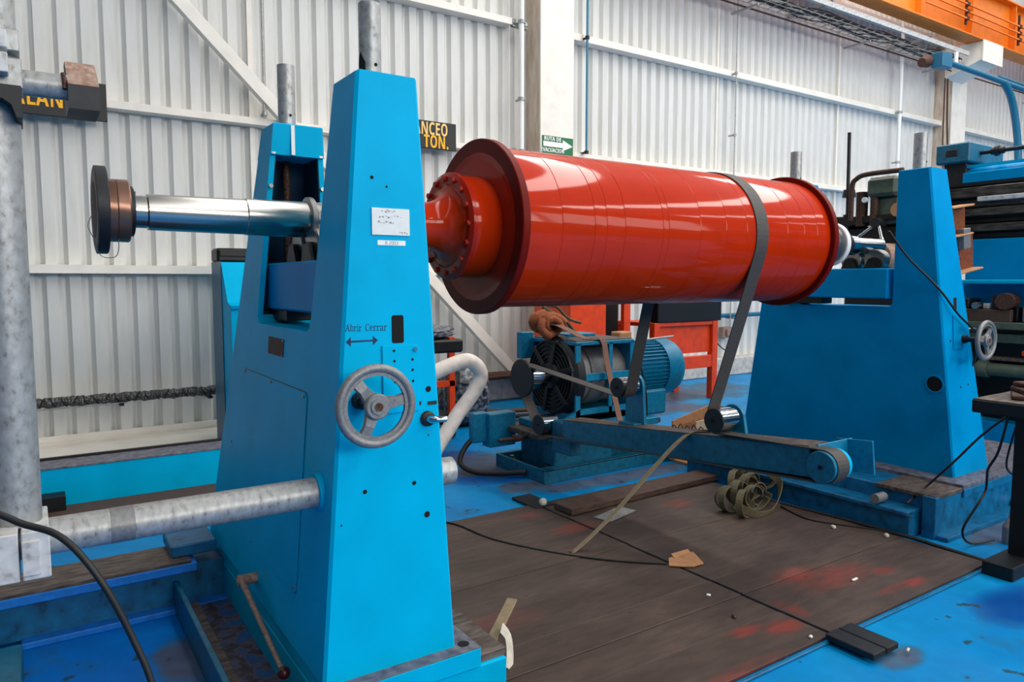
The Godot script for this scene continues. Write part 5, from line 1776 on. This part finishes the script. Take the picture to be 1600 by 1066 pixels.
	m.span(Vector3(5.58, 1.55, -7.1), Vector3(6.36, 1.6, -6.40))
	part(t, "frame", m, M.orange_red)
	m = mb(t)
	m.span(Vector3(5.58, 0.0, -7.10), Vector3(6.36, 1.6, -7.06))
	part(t, "back_panel", m, M.black_iron)
	m = mb(t)
	m.span(Vector3(5.70, 0.6, -6.9), Vector3(5.84, 1.06, -6.7), 0.004)
	part(t, "inner_box", m, M.rust)
	# wall socket
	m = mb(null)
	m.span(Vector3(9.40, 0.62, -8.0), Vector3(9.62, 0.80, -7.90), 0.01)
	m.span(Vector3(9.46, 0.66, -7.90), Vector3(9.56, 0.76, -7.86), 0.006)
	single("wall_socket", m, M.rust_pale, "small grey wall socket box low on the ribbed wall right of the orange bench", "socket")
	m = mb(null)
	m.tube(bez([Vector3(9.45, 0.95, -7.9), Vector3(9.70, 0.9, -7.85), Vector3(9.74, 0.6, -7.85), Vector3(9.45, 0.42, -7.85), Vector3(9.25, 0.55, -7.9)], 6), 0.010, 6)
	single("wall_cable", m, M.rubber, "thin dark cable looping below the wall socket", "cable")
	m = mb(null)
	m.cyl(Vector3(9.2, 0.99, -7.85), Vector3(11.4, 1.0, -7.85), 0.035, -1, 12)
	single("wall_pipe", m, M.teal, "short teal pipe on the wall above the socket", "pipe")

func lump(m: MB, c: Vector3, r: Vector3, rough: float, sd: int):
	var n := FastNoiseLite.new()
	n.seed = sd
	n.frequency = 1.3
	n.fractal_octaves = 4
	n.noise_type = FastNoiseLite.TYPE_CELLULAR
	n.cellular_return_type = FastNoiseLite.RETURN_DISTANCE
	var grid := []
	for i in 17:
		var row := []
		var a := PI * i / 16.0
		for j in 29:
			var b := TAU * (j % 28) / 28.0
			var d := Vector3(sin(a) * cos(b), cos(a), sin(a) * sin(b))
			var box := d / pow(pow(absf(d.x), 3.0) + pow(absf(d.y), 3.0) + pow(absf(d.z), 3.0), 1.0 / 3.0)
			var k := 1.0 + rough * n.get_noise_3dv(d * 1.6)
			row.append(c + box * r * k)
		grid.append(row)
	m.group += 1
	for i in 16:
		for j in 28:
			var o: Vector3 = (grid[i][j] + grid[i + 1][j + 1]) / 2.0 - c
			m.quad(grid[i][j], grid[i][j + 1], grid[i + 1][j + 1], grid[i + 1][j], o)

# ---------------------------------------------------------------- right side
func right_side():
	var X := 7.0
	var t := thing("lathe", Vector3(7.6, 0, -1.0), "large blue and grey lathe at the right edge, seen behind the far pedestal", "lathe")
	var m := mb(t)
	m.span(Vector3(X - 0.05, 2.60, -3.46), Vector3(X + 0.6, 2.775, -3.17), 0.012)
	part(t, "end_block", m, M.teal)
	m = mb(t)
	m.span(Vector3(X - 0.058, 2.66, -3.37), Vector3(X - 0.048, 2.72, -3.27), 0.003)
	part(t, "lock_plate", m, M.dark_steel)
	m = mb(t)
	m.span(Vector3(X + 0.02, 2.40, -3.42), Vector3(X + 0.5, 2.61, -3.22), 0.01)
	part(t, "end_post", m, M.dark_steel)
	m = mb(t)
	m.prism(PackedVector2Array([Vector2(X, 2.42), Vector2(X, 2.50), Vector2(X + 0.10, 2.56), Vector2(X + 0.12, 2.575), Vector2(X + 1.2, 2.59), Vector2(X + 1.2, 2.42)]), func(p: Vector2, k: float) -> Vector3: return Vector3(p.x, p.y, -3.24 + k * 4.2))
	part(t, "hood", m, M.blue_far)
	m = mb(t)
	m.span(Vector3(X + 0.02, 2.552, -3.22), Vector3(X + 0.05, 2.575, 1.0))
	part(t, "hood_edge", m, M.blue)
	for q in [[2.385, 2.42, 0.0, "black_iron"], [2.285, 2.375, -0.02, "lathe_metal"], [2.20, 2.275, 0.05, "lathe_metal"], [2.12, 2.19, 0.0, "lathe_metal"], [2.06, 2.10, 0.06, "black_iron"], [1.985, 2.05, 0.0, "lathe_metal"], [1.925, 1.975, 0.05, "black_iron"]]:
		m = mb(t)
		m.span(Vector3(X + q[2], q[0], -3.46), Vector3(X + 0.8, q[1], 1.0), 0.006)
		part(t, "bed_bar", m, M[q[3]])
	m = mb(t)
	m.span(Vector3(X + 0.08, 1.90, -3.40), Vector3(X + 0.8, 2.42, 1.0))
	part(t, "bar_core", m, M.black_iron)
	m = mb(t)
	m.span(Vector3(X - 0.03, 2.245, -3.10), Vector3(X + 0.03, 2.285, 0.9), 0.004)
	part(t, "scale_strip", m, M.galv_bright, "bright steel scale strip")
	m = mb(t)
	m.span(Vector3(X + 0.04, 1.54, -3.2), Vector3(X + 0.9, 1.92, 1.0), 0.01)
	part(t, "front_panel", m, M.blue_far)
	m = mb(t)
	m.span(Vector3(X - 0.10, 1.525, -3.2), Vector3(X + 0.10, 1.56, 1.0), 0.006)
	part(t, "ledge", m, M.blue)
	m = mb(t)
	m.span(Vector3(X + 0.10, 1.27, -3.25), Vector3(X + 0.9, 1.54, 1.0))
	part(t, "apron", m, M.blue_far)
	m = mb(t)
	m.span(Vector3(X - 0.15, 1.14, -3.3), Vector3(X + 0.9, 1.20, 1.0), 0.006)
	m.span(Vector3(X - 0.08, 1.02, -3.3), Vector3(X + 0.9, 1.10, 1.0), 0.006)
	part(t, "tray", m, M.drill_green)
	m = mb(t)
	m.span(Vector3(X + 0.05, 0.72, -3.2), Vector3(X + 0.9, 1.04, 1.0))
	m.span(Vector3(X + 0.3, 0.3, -3.3), Vector3(X + 0.9, 0.75, 1.0))
	part(t, "base", m, M.black_iron)
	m = mb(t)
	m.span(Vector3(X - 0.12, 0.87, -2.98), Vector3(X + 0.2, 0.895, 1.0), 0.004)
	part(t, "foot_shelf", m, M.worn_top)
	m = mb(t)
	m.cyl(Vector3(X - 0.10, 0.79, -3.0), Vector3(X - 0.10, 0.79, -2.3), 0.055, -1, 20)
	m.cyl(Vector3(X - 0.10, 0.79, -2.98), Vector3(X - 0.10, 0.79, -2.90), 0.075, -1, 20)
	part(t, "feed_shaft", m, M.drill_green)
	m = mb(t)
	m.span(Vector3(X + 0.1, 0.0, -3.4), Vector3(X + 0.9, 0.30, 1.0), 0.01)
	part(t, "plinth", m, M.blue_far)
	m = mb(t)
	m.cyl(Vector3(X + 0.15, 2.69, -3.18), Vector3(X + 0.15, 2.69, 0.5), 0.018, -1, 12)
	m.cyl(Vector3(X + 0.15, 2.69, -3.05), Vector3(X + 0.15, 2.69, -3.02), 0.045, -1, 14)
	m.cyl(Vector3(X + 0.15, 2.69, -3.08), Vector3(X + 0.15, 2.69, -2.98), 0.03, -1, 14)
	part(t, "feed_rod", m, M.dark_steel)
	# things lying on the lathe tray
	m = mb(null)
	m.span(Vector3(X - 0.14, 1.20, -3.13), Vector3(X + 0.10, 1.305, -2.745), 0.004)
	single("timber_beam", m, M.wood, "short brown timber beam lying on the green lathe tray", "timber")
	var rng := RandomNumberGenerator.new()
	rng.seed = 12
	var labels := ["dark steel block at the pedestal end of the tools on the lathe", "round steel bar stub beside the first dark block on the lathe", "bright steel block on the lathe timber", "dark steel block in the middle of the lathe timber", "rusty round stub on the lathe timber", "black block near the right end of the lathe timber", "steel block just past the end of the lathe timber", "dark round stub on the green lathe tray", "bright steel block low on the green lathe tray", "last dark block on the green lathe tray"]
	var cols := ["dark_steel", "steel", "galv_bright", "dark_steel", "rust", "black_iron", "steel", "dark_steel", "galv_bright", "dark_steel"]
	for k in 10:
		m = mb(null)
		var z := -3.10 + k * 0.075
		var s := Vector3(0.10 + rng.randf() * 0.08, 0.05 + rng.randf() * 0.10, 0.055 + rng.randf() * 0.02)
		if k % 3 == 1:
			m.cyl(Vector3(X + 0.0, 1.305 + s.y / 2 if z < -2.75 else 1.2 + s.y / 2, z), Vector3(X + 0.0 - s.x, 1.305 + s.y / 2 if z < -2.75 else 1.2 + s.y / 2, z + 0.01), s.y / 2, -1, 12)
		else:
			m.box(Vector3(X - 0.03, (1.305 if z < -2.75 else 1.20) + s.y / 2, z), s, 0.008, Basis(Vector3.UP, rng.randf_range(-0.3, 0.3)))
		single("lathe_tool", m, M[cols[k]], labels[k], "tool", "tools lying on the lathe tray")
	m = mb(null)
	m.lathe(Vector3(X - 0.12, 0.895, -2.62), Vector3.UP, [Vector2(0, 0.0), Vector2(0, 0.012), Vector2(0.03, 0.012), Vector2(0.035, 0.03), Vector2(0.065, 0.032), Vector2(0.075, 0.02), Vector2(0.075, 0.0)], 16)
	single("red_knob", m, M.orange_red, "small red knob standing on the lathe foot shelf", "plug")  # red knob with a flared head
	# green drilling machine behind the far pedestal
	t = thing("drill_press", Vector3(6.5, 0, -3.7), "old green drilling machine head with dark handles behind the far pedestal", "drill press")
	m = mb(t)
	m.span(Vector3(6.35, 2.30, -3.76), Vector3(6.88, 2.475, -3.48), 0.03)
	m.span(Vector3(6.42, 2.06, -3.72), Vector3(6.88, 2.31, -3.48), 0.03)
	part(t, "head", m, M.drill_green)
	m = mb(t)
	m.tube(bez([Vector3(6.3, 2.10, -3.86), Vector3(6.3, 2.40, -3.86), Vector3(6.3, 2.47, -3.82), Vector3(6.3, 2.50, -3.72), Vector3(6.3, 2.50, -3.4)], 5), 0.022, 10)
	m.cyl(Vector3(6.42, 2.05, -3.83), Vector3(6.42, 2.36, -3.83), 0.05, -1, 14)
	m.cyl(Vector3(6.40, 2.05, -3.70), Vector3(6.40, 2.33, -3.70), 0.035, -1, 12)
	part(t, "column", m, M.rust)
	m = mb(t)
	m.cyl(Vector3(6.45, 2.05, -3.98), Vector3(6.45, 2.36, -3.98), 0.022, -1, 12)
	m.cyl(Vector3(6.45, 2.33, -3.98), Vector3(6.45, 2.40, -3.98), 0.06, 0.05, 14)
	m.cyl(Vector3(6.45, 2.13, -3.98), Vector3(6.45, 2.17, -3.98), 0.045, -1, 12)
	part(t, "spindle", m, M.dark_steel)
	m = mb(t)
	m.cyl(Vector3(6.5, 2.12, -4.02), Vector3(6.5, 2.94, -4.03), 0.016, -1, 10)
	m.ball(Vector3(6.5, 2.14, -4.02), 0.032, Vector3.ONE, 10)
	part(t, "tall_rod", m, M.dark_steel)
	m = mb(t)
	m.prism(PackedVector2Array([Vector2(-4.35, 1.98), Vector2(-4.35, 2.17), Vector2(-3.90, 2.14), Vector2(-3.45, 2.14), Vector2(-3.45, 2.10), Vector2(-3.8, 2.08)]), func(p: Vector2, k: float) -> Vector3: return Vector3(6.38 + k * 0.25, p.y, p.x))
	m.span(Vector3(6.45, 0.0, -4.0), Vector3(6.90, 2.05, -3.35), 0.02)
	part(t, "stand", m, M.black_iron)
	m = mb(t)
	m.cyl(Vector3(6.36, 2.28, -3.76), Vector3(6.33, 2.28, -3.76), 0.024, -1, 14)
	part(t, "plug", m, M.white)  # white disc standing in for a small highlight on the head
	m = mb(t)
	m.cyl(Vector3(6.34, 2.17, -3.46), Vector3(6.41, 2.17, -3.46), 0.06, -1, 16)
	part(t, "round_cap", m, M.card)
	for q in [[Vector3(6.30, 2.06, -3.62), Vector3(6.2, 1.88, -3.80)], [Vector3(6.30, 2.06, -3.60), Vector3(6.2, 1.90, -3.50)]]:
		m = mb(t)
		m.cyl(q[0], q[1], 0.014, 0.018, 10)
		part(t, "feed_handle", m, M.bright_steel)
	m = mb(t)
	m.cyl(Vector3(6.38, 2.06, -3.61), Vector3(6.26, 2.06, -3.61), 0.045, -1, 14)
	part(t, "handle_hub", m, M.dark_steel)
	m = mb(t)
	m.lathe(Vector3(6.15, 1.75, -3.52), Vector3.RIGHT, [Vector2(0, 0), Vector2(0, 0.13), Vector2(0.3, 0.13), Vector2(0.3, 0)], 24)
	part(t, "motor_end", m, M.rust_pale)
	# wooden boards with a steel plate hanging behind the far pedestal
	t = thing("brown_board", Vector3(5.6, 1.6, -2.75), "tilted brown wooden box with a grey metal plate hung beside the far pedestal", "board")
	var bs := Basis(Vector3(0, 0, 1), 0.14)
	m = mb(t)
	m.box(Vector3(5.70, 1.985, -2.70), Vector3(0.34, 0.20, 0.03), 0.003, bs)
	m.box(Vector3(5.84, 1.76, -2.70), Vector3(0.36, 0.26, 0.03), 0.003, bs)
	part(t, "panel", m, M.brown_board)
	for q in [[Vector3(5.68, 2.09, -2.66), 0.32], [Vector3(5.85, 1.625, -2.66), 0.36], [Vector3(5.71, 1.885, -2.66), 0.28]]:
		m = mb(t)
		m.box(q[0], Vector3(q[1], 0.014, 0.10), 0.003, bs)
		part(t, "batten", m, M.card)
	m = mb(t)
	m.box(Vector3(5.77, 1.86, -2.64), Vector3(0.10, 0.15, 0.05), 0.004, bs)
	part(t, "metal_plate", m, M.cast)
	m = mb(null)
	m.tube(bez([Vector3(5.73, 1.64, -2.67), Vector3(5.73, 1.56, -2.68), Vector3(5.82, 1.48, -2.70), Vector3(5.89, 1.44, -2.70), Vector3(5.85, 1.405, -2.70), Vector3(5.77, 1.40, -2.70)], 5), 0.006, 6)
	m.tube([Vector3(5.89, 1.44, -2.70), Vector3(5.95, 1.40, -2.70)], 0.006, 6)
	single("string", m, M.card_pale, "pale string dangling below the brown board", "string")
	# black stand with shelf at the right edge
	t = thing("black_stand", Vector3(4.43, 0, -1.65), "black steel stand with a small shelf at the right edge", "stand")
	m = mb(t)
	m.span(Vector3(4.15, 0.0, -1.73), Vector3(4.80, 0.075, -1.58), 0.005)
	part(t, "foot", m, M.black_iron)
	m = mb(t)
	m.span(Vector3(4.375, 0.07, -1.70), Vector3(4.475, 0.86, -1.60), 0.005)
	part(t, "post", m, M.black_iron)
	m = mb(t)
	m.span(Vector3(4.15, 0.855, -1.82), Vector3(4.80, 0.925, -1.45), 0.006)
	part(t, "shelf", m, M.black_iron)
	m = mb(t)
	m.span(Vector3(4.155, 0.9255, -1.815), Vector3(4.795, 0.929, -1.455))
	part(t, "shelf_top", m, M.worn_top)
	for k in 3:
		m = mb(null)
		m.box(Vector3(4.37 + k * 0.03, 0.943 + k * 0.026, -1.66 + k * 0.02), Vector3(0.22, 0.025, 0.12), 0.006, Basis(Vector3.UP, 0.4 + k * 0.35))
		single("rusty_bar", m, M.rust, "rusty steel offcut on the black stand, %s of the heap" % ["bottom", "middle", "top"][k], "offcut")
	m = mb(null)
	m.lathe(Vector3(4.77, 0.0, -1.85), Vector3.UP, [Vector2(0, 0), Vector2(0, 0.035), Vector2(0.10, 0.036), Vector2(0.125, 0.025), Vector2(0.15, 0.014), Vector2(0.15, 0.0)], 18)
	m.tube(bez([Vector3(4.77, 0.15, -1.85), Vector3(4.79, 0.20, -1.85), Vector3(4.83, 0.22, -1.84), Vector3(4.85, 0.20, -1.83)], 4), 0.008, 8)
	single("oil_can", m, M.cast, "small grey oil can on the floor behind the black stand", "oil can")
	# cables
	var cab := [
		[[Vector3(4.50, 1.86, -2.50), Vector3(4.62, 1.70, -2.44), Vector3(4.76, 1.50, -2.31), Vector3(4.93, 1.34, -2.27), Vector3(5.12, 1.235, -2.26), Vector3(5.18, 1.15, -2.24), Vector3(5.2, 0.95, -2.3)], 0.007, "black cable sagging across the face of the far pedestal"],
		[[Vector3(4.60, 0.86, -1.75), Vector3(4.62, 0.66, -1.95), Vector3(4.60, 0.46, -2.10), Vector3(4.60, 0.275, -2.25), Vector3(4.4, 0.20, -2.26)], 0.007, "thin black cable running from the stand down to the far bed"],
		[[Vector3(4.36, 0.86, -1.72), Vector3(4.40, 0.62, -1.78), Vector3(4.46, 0.50, -1.85), Vector3(4.52, 0.44, -1.88), Vector3(4.56, 0.34, -1.9), Vector3(4.48, 0.28, -1.9), Vector3(4.42, 0.12, -1.95), Vector3(4.52, 0.02, -1.95), Vector3(4.7, 0.02, -1.9)], 0.007, "black cable hanging from the stand shelf with a small loop"],
		[[Vector3(4.46, 0.86, -1.70), Vector3(4.50, 0.66, -1.76), Vector3(4.56, 0.50, -1.80), Vector3(4.7, 0.42, -1.80)], 0.006, "short black cable under the stand shelf beside the post"]]
	for q in cab:
		m = mb(null)
		m.tube(bez(q[0], 6), q[1], 8)
		single("hanging_cable", m, M.rubber, q[2], "cable")
	m = mb(null)
	m.box(Vector3(1.545, 0.115, -2.43), Vector3(0.40, 0.012, 0.045), 0.002, Basis(Vector3.UP, 0.65) * Basis(Vector3(0, 0, 1), 0.25))
	single("tape_strip", m, M.tape, "stiff piece of khaki strip leaning on the near bed block", "strip")
	m = mb(null)
	m.strap(bez([Vector3(1.535, 0.15, -2.38), Vector3(1.56, 0.11, -2.37), Vector3(1.55, 0.06, -2.34), Vector3(1.52, 0.015, -2.30)], 4), Vector3(0.8, 0, -0.5), 0.05, 0.002)
	single("white_rag", m, M.pale_bag, "torn white rag hanging at the corner of the near bed block", "rag")

func _ready():
	materials()
	camera_and_light()
	hall()
	signs()
	overhead()
	deck()
	beds()
	near_pedestal()
	far_pedestal()
	roller()
	left_stand()
	drive()
	behind()
	right_side()
